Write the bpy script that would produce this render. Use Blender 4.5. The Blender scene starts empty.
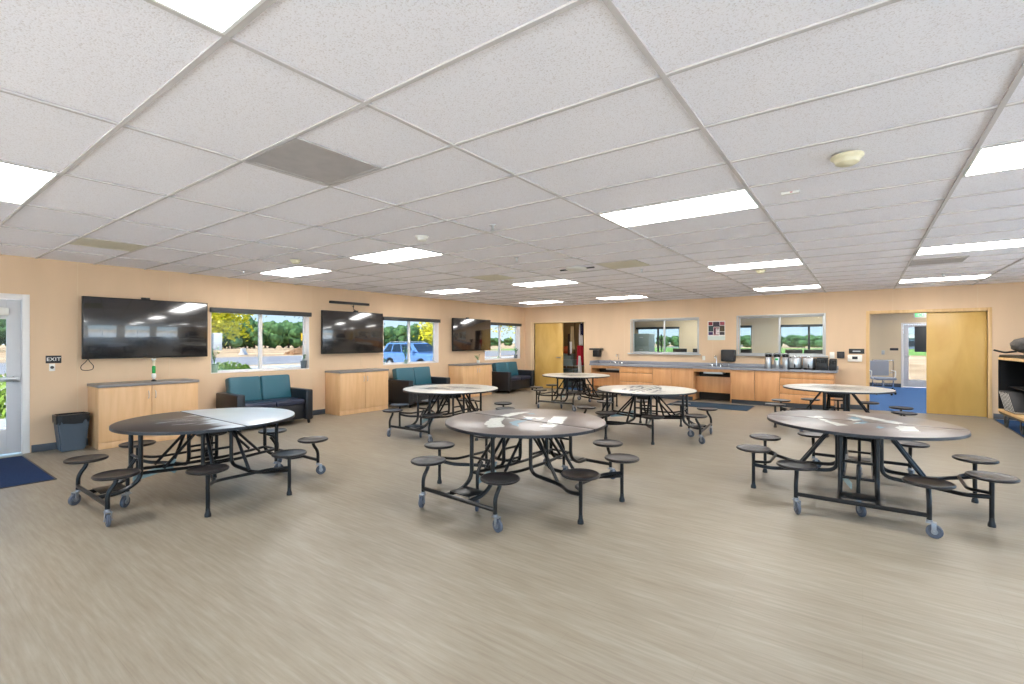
import bpy, bmesh, math, random
from mathutils import Vector, Matrix
PI = math.pi
R = math.radians
C = bpy.context.scene.collection
H = 1.49
CZ = 2.621            # ceiling height
LX, BY, RX, FY = -9.03, 13.05, 4.6, -3.5
T0X, T0Y, TW, TD = -.682, 2.024, 1.2192, .6096
random.seed(7)

# ------------------------------------------------------------------ materials
def lin(c):
    c = c/255
    return c/12.92 if c <= .04045 else ((c+.055)/1.055)**2.4
def rgb(r, g, b): return (lin(r), lin(g), lin(b), 1)
MATS = {}
def mat(name, col, rough=.5, metal=0, spec=.5, emit=None, es=0, noise=None, bump=None, coat=0, trans=0):
    """noise = (scale xyz, amount, detail) mottles the colour; bump = (scale, strength)"""
    if name in MATS: return MATS[name]
    m = bpy.data.materials.new(name); m.use_nodes = True
    nt = m.node_tree; b = nt.nodes['Principled BSDF']
    b.inputs['Base Color'].default_value = col
    b.inputs['Roughness'].default_value = rough
    b.inputs['Metallic'].default_value = metal
    b.inputs['Specular IOR Level'].default_value = spec
    b.inputs['Coat Weight'].default_value = coat
    if emit:
        b.inputs['Emission Color'].default_value = emit
        b.inputs['Emission Strength'].default_value = es
    tc = None
    if noise or bump:
        tc = nt.nodes.new('ShaderNodeTexCoord')
    if noise:
        sc, amt, det = noise[:3]
        mp = nt.nodes.new('ShaderNodeMapping'); mp.inputs['Scale'].default_value = sc
        n = nt.nodes.new('ShaderNodeTexNoise'); n.inputs['Scale'].default_value = 1; n.inputs['Detail'].default_value = det
        nt.links.new(tc.outputs['Object'], mp.inputs['Vector']); nt.links.new(mp.outputs[0], n.inputs['Vector'])
        r = nt.nodes.new('ShaderNodeValToRGB')
        r.color_ramp.elements[0].position = .3; r.color_ramp.elements[1].position = .7
        c2 = noise[3] if len(noise) > 3 else None
        lo = tuple(col[i]*(1-amt) for i in range(3))+(1,)
        hi = c2 if c2 else tuple(min(1, col[i]*(1+amt)) for i in range(3))+(1,)
        r.color_ramp.elements[0].color = lo; r.color_ramp.elements[1].color = hi
        nt.links.new(n.outputs['Fac'], r.inputs['Fac']); nt.links.new(r.outputs[0], b.inputs['Base Color'])
    if bump:
        n2 = nt.nodes.new('ShaderNodeTexNoise'); n2.inputs['Scale'].default_value = bump[0]
        bp = nt.nodes.new('ShaderNodeBump'); bp.inputs['Strength'].default_value = bump[1]; bp.inputs['Distance'].default_value = .01
        nt.links.new(tc.outputs['Object'], n2.inputs['Vector'])
        nt.links.new(n2.outputs['Fac'], bp.inputs['Height']); nt.links.new(bp.outputs[0], b.inputs['Normal'])
    MATS[name] = m
    return m

def glass_mat(name='window_glass', col=(.93, .96, .96, 1)):
    m = bpy.data.materials.new(name); m.use_nodes = True
    nt = m.node_tree; nt.nodes.clear()
    o = nt.nodes.new('ShaderNodeOutputMaterial'); mx = nt.nodes.new('ShaderNodeMixShader')
    t = nt.nodes.new('ShaderNodeBsdfTransparent'); g = nt.nodes.new('ShaderNodeBsdfGlossy')
    t.inputs[0].default_value = col; g.inputs['Roughness'].default_value = .02
    f = nt.nodes.new('ShaderNodeFresnel'); f.inputs[0].default_value = 1.25
    ge = nt.nodes.new('ShaderNodeNewGeometry'); mm = nt.nodes.new('ShaderNodeMath'); mm.operation = 'MULTIPLY'; iv = nt.nodes.new('ShaderNodeMath'); iv.operation = 'SUBTRACT'; iv.inputs[0].default_value = 1
    nt.links.new(ge.outputs['Backfacing'], iv.inputs[1]); nt.links.new(iv.outputs[0], mm.inputs[0]); nt.links.new(f.outputs[0], mm.inputs[1])
    nt.links.new(mm.outputs[0], mx.inputs[0]); nt.links.new(t.outputs[0], mx.inputs[1]); nt.links.new(g.outputs[0], mx.inputs[2])
    nt.links.new(mx.outputs[0], o.inputs[0])
    return m
GLASS = glass_mat()
TINT = glass_mat('dimming_window_glass', (.47, .48, .48, 1))  # tint added to dim the outdoor view against the room

def floor_mat():
    m = bpy.data.materials.new('vinyl_floor'); m.use_nodes = True
    nt = m.node_tree; b = nt.nodes['Principled BSDF']
    tc = nt.nodes.new('ShaderNodeTexCoord')
    def ns(scale, det, rough=.6):
        mp = nt.nodes.new('ShaderNodeMapping'); mp.inputs['Scale'].default_value = scale
        n = nt.nodes.new('ShaderNodeTexNoise'); n.inputs['Scale'].default_value = 1
        n.inputs['Detail'].default_value = det; n.inputs['Roughness'].default_value = rough
        nt.links.new(tc.outputs['Object'], mp.inputs['Vector']); nt.links.new(mp.outputs[0], n.inputs['Vector'])
        return n.outputs['Fac']
    a = ns((3.2, 42, 1), 5); c = ns((.9, 6, 1), 3)
    mth = nt.nodes.new('ShaderNodeMix'); mth.data_type = 'FLOAT'; mth.inputs[0].default_value = .38
    nt.links.new(a, mth.inputs[2]); nt.links.new(c, mth.inputs[3])
    r = nt.nodes.new('ShaderNodeValToRGB'); e = r.color_ramp.elements
    e[0].position = .32; e[0].color = rgb(127, 116, 100); e[1].position = .68; e[1].color = rgb(154, 146, 131)
    k = e.new(.5); k.color = rgb(141, 131, 115)
    nt.links.new(mth.outputs[0], r.inputs['Fac'])
    # plank joints
    br = nt.nodes.new('ShaderNodeTexBrick'); br.inputs['Scale'].default_value = 1
    br.inputs['Brick Width'].default_value = 1.22; br.inputs['Row Height'].default_value = .18
    br.inputs['Mortar Size'].default_value = .0012; br.inputs['Color1'].default_value = (1, 1, 1, 1)
    br.inputs['Color2'].default_value = (.965, .965, .965, 1); br.inputs['Mortar'].default_value = (.86, .85, .84, 1)
    nt.links.new(tc.outputs['Object'], br.inputs['Vector'])
    mu = nt.nodes.new('ShaderNodeMix'); mu.data_type = 'RGBA'; mu.blend_type = 'MULTIPLY'; mu.inputs[0].default_value = .8
    nt.links.new(r.outputs[0], mu.inputs[6]); nt.links.new(br.outputs['Color'], mu.inputs[7])
    nt.links.new(mu.outputs[2], b.inputs['Base Color'])
    b.inputs['Roughness'].default_value = .4; b.inputs['Specular IOR Level'].default_value = .3
    rr = nt.nodes.new('ShaderNodeMapRange'); rr.inputs[3].default_value = .34; rr.inputs[4].default_value = .48
    nt.links.new(c, rr.inputs[0]); nt.links.new(rr.outputs[0], b.inputs['Roughness'])
    bp = nt.nodes.new('ShaderNodeBump'); bp.inputs['Strength'].default_value = .12; bp.inputs['Distance'].default_value = .004
    nt.links.new(a, bp.inputs['Height']); nt.links.new(bp.outputs[0], b.inputs['Normal'])
    return m

def ceiling_mat():
    m = bpy.data.materials.new('acoustic_tile'); m.use_nodes = True
    nt = m.node_tree; b = nt.nodes['Principled BSDF']
    tc = nt.nodes.new('ShaderNodeTexCoord')
    n = nt.nodes.new('ShaderNodeTexNoise'); n.inputs['Scale'].default_value = 150; n.inputs['Detail'].default_value = 2
    nt.links.new(tc.outputs['Object'], n.inputs['Vector'])
    r = nt.nodes.new('ShaderNodeValToRGB'); e = r.color_ramp.elements
    e[0].position = .32; e[0].color = rgb(226, 219, 219); e[1].position = .46; e[1].color = rgb(248, 245, 249)
    nt.links.new(n.outputs['Fac'], r.inputs['Fac']); nt.links.new(r.outputs[0], b.inputs['Base Color'])
    b.inputs['Roughness'].default_value = .95; b.inputs['Specular IOR Level'].default_value = .1
    bp = nt.nodes.new('ShaderNodeBump'); bp.inputs['Strength'].default_value = .3; bp.inputs['Distance'].default_value = .004
    nt.links.new(n.outputs['Fac'], bp.inputs['Height']); nt.links.new(bp.outputs[0], b.inputs['Normal'])
    return m

def wood_mat(name, base, dark, sc=(14, 14, 1.6), rough=.4):
    m = bpy.data.materials.new(name); m.use_nodes = True
    nt = m.node_tree; b = nt.nodes['Principled BSDF']
    tc = nt.nodes.new('ShaderNodeTexCoord'); mp = nt.nodes.new('ShaderNodeMapping'); mp.inputs['Scale'].default_value = sc
    n = nt.nodes.new('ShaderNodeTexNoise'); n.inputs['Scale'].default_value = 1; n.inputs['Detail'].default_value = 5; n.inputs['Distortion'].default_value = .6
    nt.links.new(tc.outputs['Object'], mp.inputs['Vector']); nt.links.new(mp.outputs[0], n.inputs['Vector'])
    r = nt.nodes.new('ShaderNodeValToRGB'); e = r.color_ramp.elements
    e[0].position = .3; e[0].color = dark; e[1].position = .65; e[1].color = base
    nt.links.new(n.outputs['Fac'], r.inputs['Fac']); nt.links.new(r.outputs[0], b.inputs['Base Color'])
    b.inputs['Roughness'].default_value = rough
    return m

M_WALL = mat('peach_vinyl_wall', rgb(216, 187, 155), .7, spec=.25, noise=((3, 3, .6), .035, 4), bump=(220, .08))
M_WALL2 = mat('office_wall', rgb(216, 196, 162), .7, spec=.25, noise=((2, 2, .5), .03, 3))
M_SEAM = mat('wall_batten', rgb(216, 190, 156), .6)
M_FLOOR = floor_mat(); M_CEIL = ceiling_mat()
M_TBAR = mat('ceiling_grid_bar', rgb(202, 196, 194), .55)
M_LAMP = mat('lamp_diffuser', rgb(250, 250, 246), .5, emit=(1, .985, .96, 1), es=19)
M_LFRAME = mat('lamp_frame', rgb(238, 238, 234), .5)
M_VENT = mat('vent_grey', rgb(176, 170, 168), .6, noise=((9, 9, 9), .07, 4))
M_VENTT = mat('vent_tan', rgb(206, 200, 180), .6, noise=((60, 60, 60), .05, 2))
M_WHITE = mat('white_plastic', rgb(232, 230, 222), .4)
M_CREAM = mat('cream_plastic', rgb(226, 218, 186), .45)
M_BASEB = mat('grey_rubber_base', rgb(68, 74, 82), .5)
M_MAPLE = wood_mat('maple_laminate', rgb(222, 180, 134), rgb(212, 168, 120))
M_COUNTERW = wood_mat('counter_maple', rgb(214, 158, 106), rgb(202, 144, 92))
M_DOORW = wood_mat('birch_door', rgb(214, 176, 100), rgb(196, 154, 78), sc=(3, 3, 1.1), rough=.35)
M_TOPG = mat('grey_laminate_top', rgb(134, 130, 128), .4, noise=((180, 180, 180), .12, 2))
M_TOPG2 = mat('grey_counter_top', rgb(140, 142, 150), .35, noise=((160, 160, 160), .14, 2))
M_BLACK = mat('black_plastic', rgb(16, 16, 18), .38)
M_TUBE = mat('black_painted_steel', rgb(12, 13, 15), .32, spec=.4, bump=(90, .03))
M_STOOL = mat('stool_plastic', rgb(34, 32, 33), .36, spec=.35, noise=((300, 300, 300), .15, 2))
M_EDGE = mat('black_edge_band', rgb(22, 24, 30), .35)
M_EDGEH = mat('edge_highlight', rgb(80, 84, 92), .3)
M_TOPBR = mat('brown_grey_laminate', rgb(104, 94, 90), .3, noise=((240, 240, 240), .1, 2))
M_TOPBK = mat('black_laminate', rgb(42, 38, 40), .3, noise=((240, 240, 240), .15, 2))
M_TOPWH = mat('ivory_laminate', rgb(204, 198, 186), .28, noise=((6, 6, 6), .03, 3))
M_TOPPB = mat('pale_blue_laminate', rgb(188, 198, 208), .28, noise=((3, 5, 3), .06, 3))
def split_print():
    m = bpy.data.materials.new('dark_to_white_print'); m.use_nodes = True
    nt = m.node_tree; b = nt.nodes['Principled BSDF']; b.inputs['Roughness'].default_value = .28
    tc = nt.nodes.new('ShaderNodeTexCoord'); mp = nt.nodes.new('ShaderNodeMapping'); mp.inputs['Scale'].default_value = (9, 1.6, 1)
    n = nt.nodes.new('ShaderNodeTexNoise'); n.inputs['Scale'].default_value = 1; n.inputs['Detail'].default_value = 6
    nt.links.new(tc.outputs['Object'], mp.inputs['Vector']); nt.links.new(mp.outputs[0], n.inputs['Vector'])
    sx = nt.nodes.new('ShaderNodeSeparateXYZ'); nt.links.new(tc.outputs['Object'], sx.inputs[0])
    def M(op, a, bb):
        q = nt.nodes.new('ShaderNodeMath'); q.operation = op
        for i, v in enumerate((a, bb)):
            if isinstance(v, (int, float)): q.inputs[i].default_value = v
            else: nt.links.new(v, q.inputs[i])
        return q.outputs[0]
    v = M('ADD', M('MULTIPLY', sx.outputs['X'], .28), sx.outputs['Y'])
    v = M('ADD', v, M('MULTIPLY', M('SUBTRACT', n.outputs['Fac'], .5), .9))
    r = nt.nodes.new('ShaderNodeMapRange'); r.inputs[1].default_value = -.12; r.inputs[2].default_value = .03
    nt.links.new(v, r.inputs[0])
    mx = nt.nodes.new('ShaderNodeMix'); mx.data_type = 'RGBA'; mx.inputs[6].default_value = rgb(42, 38, 40); mx.inputs[7].default_value = rgb(188, 198, 208)
    nt.links.new(r.outputs[0], mx.inputs[0]); nt.links.new(mx.outputs[2], b.inputs['Base Color']); return m
M_SPLIT = split_print()
M_GWHITE = mat('white_print', rgb(204, 206, 200), .35, noise=((30, 30, 30), .12, 3))
M_GBLUE = mat('blue_print', rgb(104, 146, 166), .35)
M_GDARK = mat('charcoal_print', rgb(70, 66, 66), .35)
M_GGREY = mat('grey_print', rgb(140, 134, 130), .35)
M_WHEEL = mat('grey_rubber_wheel', rgb(78, 84, 96), .5)
M_STEEL = mat('brushed_steel', rgb(190, 192, 194), .28, metal=1)
M_FORK = mat('zinc_steel', rgb(160, 164, 170), .4, metal=.9)
M_CHROME = mat('chrome', rgb(215, 218, 222), .12, metal=1)
M_LATCH = mat('pale_teal_steel', rgb(150, 178, 184), .4)
M_SCREEN = mat('tv_screen', rgb(12, 12, 18), .16, spec=1, coat=1)
M_BEZEL = mat('tv_bezel', rgb(16, 16, 18), .4)
M_TEAL = mat('teal_vinyl', rgb(42, 92, 106), .42, bump=(60, .05))
M_SEAT = mat('dark_seat_vinyl', rgb(40, 44, 62), .32, bump=(60, .05))
M_SOFAB = mat('black_vinyl', rgb(28, 29, 33), .35, bump=(70, .06))
M_SHADE = mat('dark_shade_box', rgb(52, 54, 54), .5)
M_ALU = mat('aluminium_frame', rgb(186, 188, 188), .35, metal=.3)
M_ALUD = mat('grey_steel_door', rgb(200, 200, 202), .4)
M_FRAMEW = mat('white_window_frame', rgb(228, 224, 220), .45)
M_REVEAL = mat('white_reveal', rgb(236, 226, 218), .6)
M_TRIMW = mat('cream_trim', rgb(226, 200, 160), .5)
M_TRIMO = wood_mat('orange_wood_trim', rgb(222, 186, 132), rgb(206, 166, 112))
M_MAT = mat('navy_floor_mat', rgb(40, 56, 88), .95, spec=.1, noise=((120, 120, 120), .3, 2))
M_MATT = mat('slate_floor_mat', rgb(52, 70, 86), .95, spec=.1, noise=((120, 120, 120), .3, 2))
M_CARPET = mat('blue_carpet', rgb(70, 104, 150), .95, spec=.1, noise=((60, 60, 60), .2, 3))
M_BIN = mat('slate_bin', rgb(76, 88, 100), .5)
M_BAG = mat('black_bin_liner', rgb(8, 8, 10), .35, bump=(40, .5))
M_GREEN = mat('green_glass', rgb(30, 160, 70), .2)
M_LEAF = mat('leaf_green', rgb(72, 122, 48), .6, noise=((20, 20, 20), .35, 2))
M_LEAFP = mat('plant_leaf', rgb(96, 142, 92), .5, noise=((30, 30, 30), .3, 2))
M_LEAFY = mat('leaf_yellow', rgb(218, 206, 34), .6, noise=((8, 8, 8), .35, 2))
M_LEAFYG = mat('leaf_yellow_green', rgb(130, 160, 44), .6, noise=((8, 8, 8), .35, 2))
M_ORCH = mat('orchard_foliage', rgb(50, 92, 42), .8, noise=((1.3, 1.3, 1.3), .6, 8, rgb(104, 146, 84)), bump=(1.6, 1.0))
M_BARK = mat('bark', rgb(92, 76, 60), .9, noise=((8, 8, 2), .3, 3))
M_POTG = mat('sage_pot', rgb(140, 168, 150), .5)
M_POTD = mat('grey_pot', rgb(92, 100, 104), .5)
M_CARB = mat('blue_car_paint', rgb(104, 146, 200), .3, metal=.1, coat=.6)
M_CARG = mat('car_glass', rgb(22, 36, 54), .08, spec=.9)
M_TYRE = mat('tyre', rgb(26, 26, 28), .8)
M_RED = mat('red_cloth', rgb(178, 20, 40), .7)
M_WCLOTH = mat('white_cloth', rgb(222, 216, 210), .8)
M_BCLOTH = mat('blue_cloth', rgb(34, 40, 80), .8)
M_TANC = mat('tan_cloth', rgb(176, 152, 112), .8)
M_BRNC = mat('brown_cloth', rgb(74, 52, 38), .8)
M_ORANGE = mat('orange_rubber', rgb(208, 96, 50), .6, bump=(80, .2))
M_BOXG = mat('grey_green_bin', rgb(150, 168, 164), .45)
M_BOXD = mat('dark_grey_bin', rgb(80, 92, 90), .45)
M_PAPER = mat('paper_white', rgb(234, 232, 226), .7)
M_RECSHADE = mat('painted_recess_shade', rgb(58, 50, 42), .7)  # dark colour standing in for shade in gaps and recesses
M_GREYC = mat('grey_cabinet', rgb(120, 136, 134), .5)
M_MESH = mat('grey_mesh_fabric', rgb(150, 156, 166), .7)
M_SIGNK = mat('sign_black', rgb(38, 38, 40), .45)
M_EXITG = mat('exit_green', rgb(70, 210, 120), .4, emit=rgb(70, 220, 120), es=.9)
M_PINK = mat('pink_post', rgb(210, 90, 120), .6)
M_YELLOW = mat('yellow_plate', rgb(240, 190, 30), .5)

# ------------------------------------------------------------------ mesh builder
def fillet(pts, r, n=5):
    pts = [Vector(p) for p in pts]; out = [pts[0]]
    for i in range(1, len(pts)-1):
        a, b, c = pts[i-1], pts[i], pts[i+1]
        d1 = (a-b); d2 = (c-b)
        q = min(r, d1.length*.48, d2.length*.48)
        p1 = b+d1.normalized()*q; p2 = b+d2.normalized()*q
        for k in range(n+1):
            t = k/n
            out.append(p1*(1-t)**2+b*2*t*(1-t)+p2*t*t)
    out.append(pts[-1]); return out

class MB:
    def __init__(s): s.bm = bmesh.new()
    def box(s, x0, x1, y0, y1, z0, z1, bev=0, seg=2, M=None):
        t = bmesh.new(); bmesh.ops.create_cube(t, size=1)
        for v in t.verts:
            v.co = Vector(((x0+x1)/2+v.co.x*(x1-x0), (y0+y1)/2+v.co.y*(y1-y0), (z0+z1)/2+v.co.z*(z1-z0)))
        if bev: bmesh.ops.bevel(t, geom=t.edges[:], offset=bev, segments=seg, affect='EDGES', profile=.5)
        if M: bmesh.ops.transform(t, matrix=M, verts=t.verts[:])
        s._add(t); return s
    def _add(s, t):
        me = bpy.data.meshes.new('tmp'); t.to_mesh(me); t.free(); s.bm.from_mesh(me); bpy.data.meshes.remove(me)
    def tube(s, pts, r, seg=10, bend=.06, caps=True, radii=None):
        P = fillet(pts, bend) if bend and len(pts) > 2 else [Vector(p) for p in pts]
        P = [p for i, p in enumerate(P) if i == 0 or (p-P[i-1]).length > 1e-5]
        rings = []; up = None
        for i, p in enumerate(P):
            d = (P[min(i+1, len(P)-1)]-P[max(i-1, 0)]).normalized()
            if up is None:
                up = Vector((0, 0, 1)) if abs(d.z) < .9 else Vector((1, 0, 0))
            up = (up-d*up.dot(d)).normalized(); w = d.cross(up)
            rr = r if not radii else radii[0]+(radii[1]-radii[0])*i/(len(P)-1)
            rings.append([s.bm.verts.new(p+(up*math.cos(a)+w*math.sin(a))*rr) for a in [2*PI*k/seg for k in range(seg)]])
        for a, b in zip(rings, rings[1:]):
            for k in range(seg):
                s.bm.faces.new((a[k], a[(k+1) % seg], b[(k+1) % seg], b[k]))
        if caps:
            s.bm.faces.new(rings[0][::-1]); s.bm.faces.new(rings[-1])
        return s
    def lathe(s, prof, seg=24, loc=(0, 0, 0), M=None, sx=1, sy=1):
        t = bmesh.new(); rings = []
        for r, z in prof:
            rings.append([t.verts.new((max(r, 1e-4)*math.cos(a)*sx, max(r, 1e-4)*math.sin(a)*sy, z)) for a in [2*PI*k/seg for k in range(seg)]])
        for a, b in zip(rings, rings[1:]):
            for k in range(seg): t.faces.new((a[k], a[(k+1) % seg], b[(k+1) % seg], b[k]))
        t.faces.new(rings[0][::-1]); t.faces.new(rings[-1])
        MM = Matrix.Translation(loc)
        if M: MM = MM @ M
        bmesh.ops.transform(t, matrix=MM, verts=t.verts[:]); s._add(t); return s
    def prism(s, poly, a0, a1, axis='y', bev=0, seg=2):
        """extrude a 2D polygon; axis = extrusion axis; poly in the other two (x,z)/(y,z)/(x,y)"""
        t = bmesh.new()
        def mk(p, a):
            return {'y': (p[0], a, p[1]), 'x': (a, p[0], p[1]), 'z': (p[0], p[1], a)}[axis]
        A = [t.verts.new(mk(p, a0)) for p in poly]; B = [t.verts.new(mk(p, a1)) for p in poly]
        n = len(poly)
        for i in range(n): t.faces.new((A[i], A[(i+1) % n], B[(i+1) % n], B[i]))
        t.faces.new(A[::-1]); t.faces.new(B)
        bmesh.ops.recalc_face_normals(t, faces=t.faces[:])
        if bev: bmesh.ops.bevel(t, geom=t.edges[:], offset=bev, segments=seg, affect='EDGES', profile=.5)
        s._add(t); return s
    def quad(s, *ps):
        s.bm.faces.new([s.bm.verts.new(p) for p in ps]); return s
    def sphere(s, loc, r, sub=2, scale=(1, 1, 1), noise=0, seed=0):
        t = bmesh.new(); bmesh.ops.create_icosphere(t, subdivisions=sub, radius=1)
        rnd = random.Random(seed); ph = [rnd.uniform(0, 6) for _ in range(9)]
        for v in t.verts:
            c = v.co.copy(); k = 1
            if noise:
                k += noise*(math.sin(c.x*5+ph[0])*math.sin(c.y*6+ph[1])+.6*math.sin(c.z*9+ph[2])*math.sin(c.x*11+ph[3])+.4*math.sin(c.y*17+ph[4])*math.sin(c.z*15+ph[5]))
                k += noise*.35*rnd.uniform(-1, 1)
            v.co = Vector((loc[0]+c.x*r*scale[0]*k, loc[1]+c.y*r*scale[1]*k, loc[2]+c.z*r*scale[2]*k))
        s._add(t); return s
    def build(s, name, m, parent=None, smooth=True, ang=35, recalc=True):
        me = bpy.data.meshes.new(name)
        if recalc: bmesh.ops.recalc_face_normals(s.bm, faces=s.bm.faces[:])
        s.bm.to_mesh(me); s.bm.free()
        ms = m if isinstance(m, (list, tuple)) else [m]
        for q in ms: me.materials.append(q)
        if smooth:
            for p in me.polygons: p.use_smooth = True
            me.set_sharp_from_angle(angle=math.radians(ang))
        o = bpy.data.objects.new(name, me); C.objects.link(o)
        if parent: o.parent = parent
        return o

def tag(o, label, cat, group=None, kind=None):
    if label: o['label'] = label
    if cat: o['category'] = cat
    if group: o['group'] = group
    if kind: o['kind'] = kind
    return o
def thing(name, label, cat, loc=(0, 0, 0), rz=0, group=None):
    o = bpy.data.objects.new(name, None); o.empty_display_size = .1; C.objects.link(o)
    o.location = loc; o.rotation_euler = (0, 0, rz); return tag(o, label, cat, group)
def struct(o): o['kind'] = 'structure'; return o
def lab(o, l): o['label'] = l; return o
def copy_tree(o, parent=None):
    kids = list(o.children); c = o.copy(); C.objects.link(c)
    if parent: c.parent = parent
    for k in kids: copy_tree(k, c)
    return c
def B(*a, **k): return MB().box(*a, **k)

def text_obj(txt, size, m, name, parent, M, ext=.002, width=None):
    cu = bpy.data.curves.new(name, 'FONT'); cu.body = txt; cu.size = size; cu.extrude = ext
    cu.align_x = 'CENTER'; cu.align_y = 'CENTER'; cu.offset = size*.008; cu.space_character = 1.1
    t = bpy.data.objects.new('tmp_text', cu); C.objects.link(t)
    bpy.context.view_layer.update()
    me = bpy.data.meshes.new_from_object(t.evaluated_get(bpy.context.evaluated_depsgraph_get()))
    bpy.data.objects.remove(t)
    me.materials.clear(); me.materials.append(m)
    o = bpy.data.objects.new(name, me); C.objects.link(o); me.transform(M)
    if parent: o.parent = parent
    return o
# text facing +X (on the left wall): reads toward +Y
TX = Matrix(((0, 0, 1, 0), (1, 0, 0, 0), (0, 1, 0, 0), (0, 0, 0, 1)))
# text facing -Y (on the back wall): reads toward +X
TY = Matrix(((1, 0, 0, 0), (0, 0, -1, 0), (0, 1, 0, 0), (0, 0, 0, 1)))

def wall(name, axis, a0, a1, u0, u1, v0, v1, holes, m):
    """wall slab between a0 and a1 on `axis`; u is the other horizontal, v is z; holes = (u0,u1,v0,v1)"""
    us = sorted({u0, u1, *[h[0] for h in holes], *[h[1] for h in holes]})
    vs = sorted({v0, v1, *[h[2] for h in holes], *[h[3] for h in holes]})
    bm = bmesh.new(); vc = {}
    def V(a, u, v):
        k = (a, round(u, 4), round(v, 4))
        if k not in vc: vc[k] = bm.verts.new((a, u, v) if axis == 'x' else (u, a, v))
        return vc[k]
    def solid(i, j):
        if i < 0 or j < 0 or i >= len(us)-1 or j >= len(vs)-1: return False
        cu, cv = (us[i]+us[i+1])/2, (vs[j]+vs[j+1])/2
        return not any(h[0] < cu < h[1] and h[2] < cv < h[3] for h in holes)
    for i in range(len(us)-1):
        for j in range(len(vs)-1):
            if not solid(i, j): continue
            A, Bq, Cq, D = (us[i], vs[j]), (us[i+1], vs[j]), (us[i+1], vs[j+1]), (us[i], vs[j+1])
            for a in (a0, a1): bm.faces.new([V(a, *p) for p in (A, Bq, Cq, D)])
            for (p, q), (di, dj) in (((A, Bq), (0, -1)), ((Bq, Cq), (1, 0)), ((Cq, D), (0, 1)), ((D, A), (-1, 0))):
                if not solid(i+di, j+dj): bm.faces.new([V(a0, *p), V(a0, *q), V(a1, *q), V(a1, *p)])
    b = MB(); b.bm.free(); b.bm = bm
    return struct(b.build(name, m, smooth=False))

# ------------------------------------------------------------------ the room
struct(B(LX-.2, RX+.2, FY-.2, BY+.1, -.12, 0).build('floor', M_FLOOR, smooth=False))
struct(B(LX-.2, RX+.2, BY+.1, 20.5, -.12, 0).build('floor_office', M_CARPET, smooth=False))
struct(B(LX-.2, RX+.2, FY-.2, BY+.1, CZ+.008, CZ+.12).build('ceiling', M_CEIL, smooth=False))
struct(B(LX-.2, RX+.2, BY+.1, 20.5, CZ+.008, CZ+.12).build('ceiling_office', M_CEIL, smooth=False))
g = MB()
for k in range(-6, 5):
    x = T0X+TW*k
    if x < RX: g.box(x-.012, x+.012, FY, BY, CZ-.004, CZ+.006)
for n in range(-9, 18):
    y = T0Y+TD*n
    if y > FY: g.box(LX, RX, y-.011, y+.011, CZ-.0034, CZ+.006)
struct(g.build('ceiling_grid', M_TBAR, smooth=False))

WIN = [(3.57, 5.38), (7.23, 9.04), (10.95, 12.76)]
HZ0, HZ1 = .945, 2.075
wall('wall_left', 'x', LX-.2, LX, FY-.2, BY+.2, 0, CZ+.1,
     [(a, b, HZ0, HZ1) for a, b in WIN]+[(.33, 1.33, 0, 2.10)], M_WALL)
W4, W5 = (-5.33, -3.50), (-2.53, -.71)
CL, RD = (-8.66, -6.84), (.12, 1.97)
wall('wall_back', 'y', BY, BY+.2, LX, RX, 0, CZ+.1,
     [(*W4, 1.18, 2.11), (*W5, 1.18, 2.12), (*CL, 0, 2.10), (*RD, 0, 2.10)], M_WALL)
FILL_RW = [(-3.2, -.3), (.1, 3.0), (3.8, 6.7), (7.5, 10.4)]  # unseen right windows, made large to let in more daylight
FILL_FW = [(-8.0, -6.2), (-5.2, -2.6), (-1.9, 1.2), (1.5, 4.3)]  # unseen rear glazing, added to bring daylight up to the ceiling
wall('wall_right', 'x', RX, RX+.2, FY-.2, BY+.2, 0, CZ+.1, [(a, b, .06, 2.5) for a, b in FILL_RW], M_WALL)
wall('wall_rear', 'y', FY-.2, FY, LX, RX, 0, CZ+.1, [(a, b, .06, 2.5) for a, b in FILL_FW], M_WALL)
# the office behind the back wall
OY = 20.3
wall('wall_office_far', 'y', OY, OY+.2, LX-.2, RX+.2, 0, CZ+.1,
     [(-8.05, -6.2, .8, 2.12), (-5.3, -3.45, .8, 2.12), (-2.5, -.65, .8, 2.12), (1.07, 2.02, 0, 2.07)], M_WALL2)
wall('wall_office_right', 'x', RX, RX+.2, BY+.2, OY, 0, CZ+.1, [], M_WALL2)
wall('wall_office_left', 'x', LX-.2, LX, BY+.2, OY, 0, CZ+.1, [], M_WALL2)
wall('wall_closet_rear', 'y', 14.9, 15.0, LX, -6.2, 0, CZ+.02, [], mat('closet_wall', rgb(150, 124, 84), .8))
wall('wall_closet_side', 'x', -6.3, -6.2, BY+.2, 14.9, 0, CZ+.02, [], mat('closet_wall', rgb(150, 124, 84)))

def bb(name, *a): struct(B(*a, bev=.003).build(name, M_BASEB))
bb('baseboard_left', LX, LX+.012, 1.37, BY, 0, .10)
bb('baseboard_right', RX-.012, RX, FY, BY, 0, .10)
bb('baseboard_rear', LX, RX, FY, FY+.012, 0, .10)
b = MB()
for x0, x1 in ((LX, -8.73), (-6.77, -6.38), (-.4, .04), (2.05, RX)): b.box(x0, x1, BY-.012, BY, 0, .10, bev=.003)
struct(b.build('baseboard_back', M_BASEB))
b = MB()
for x0, x1 in ((-6.2, 1.02), (2.07, RX)): b.box(x0, x1, OY-.012, OY, 0, .12, bev=.003)
struct(b.build('baseboard_office', M_BASEB))
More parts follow.
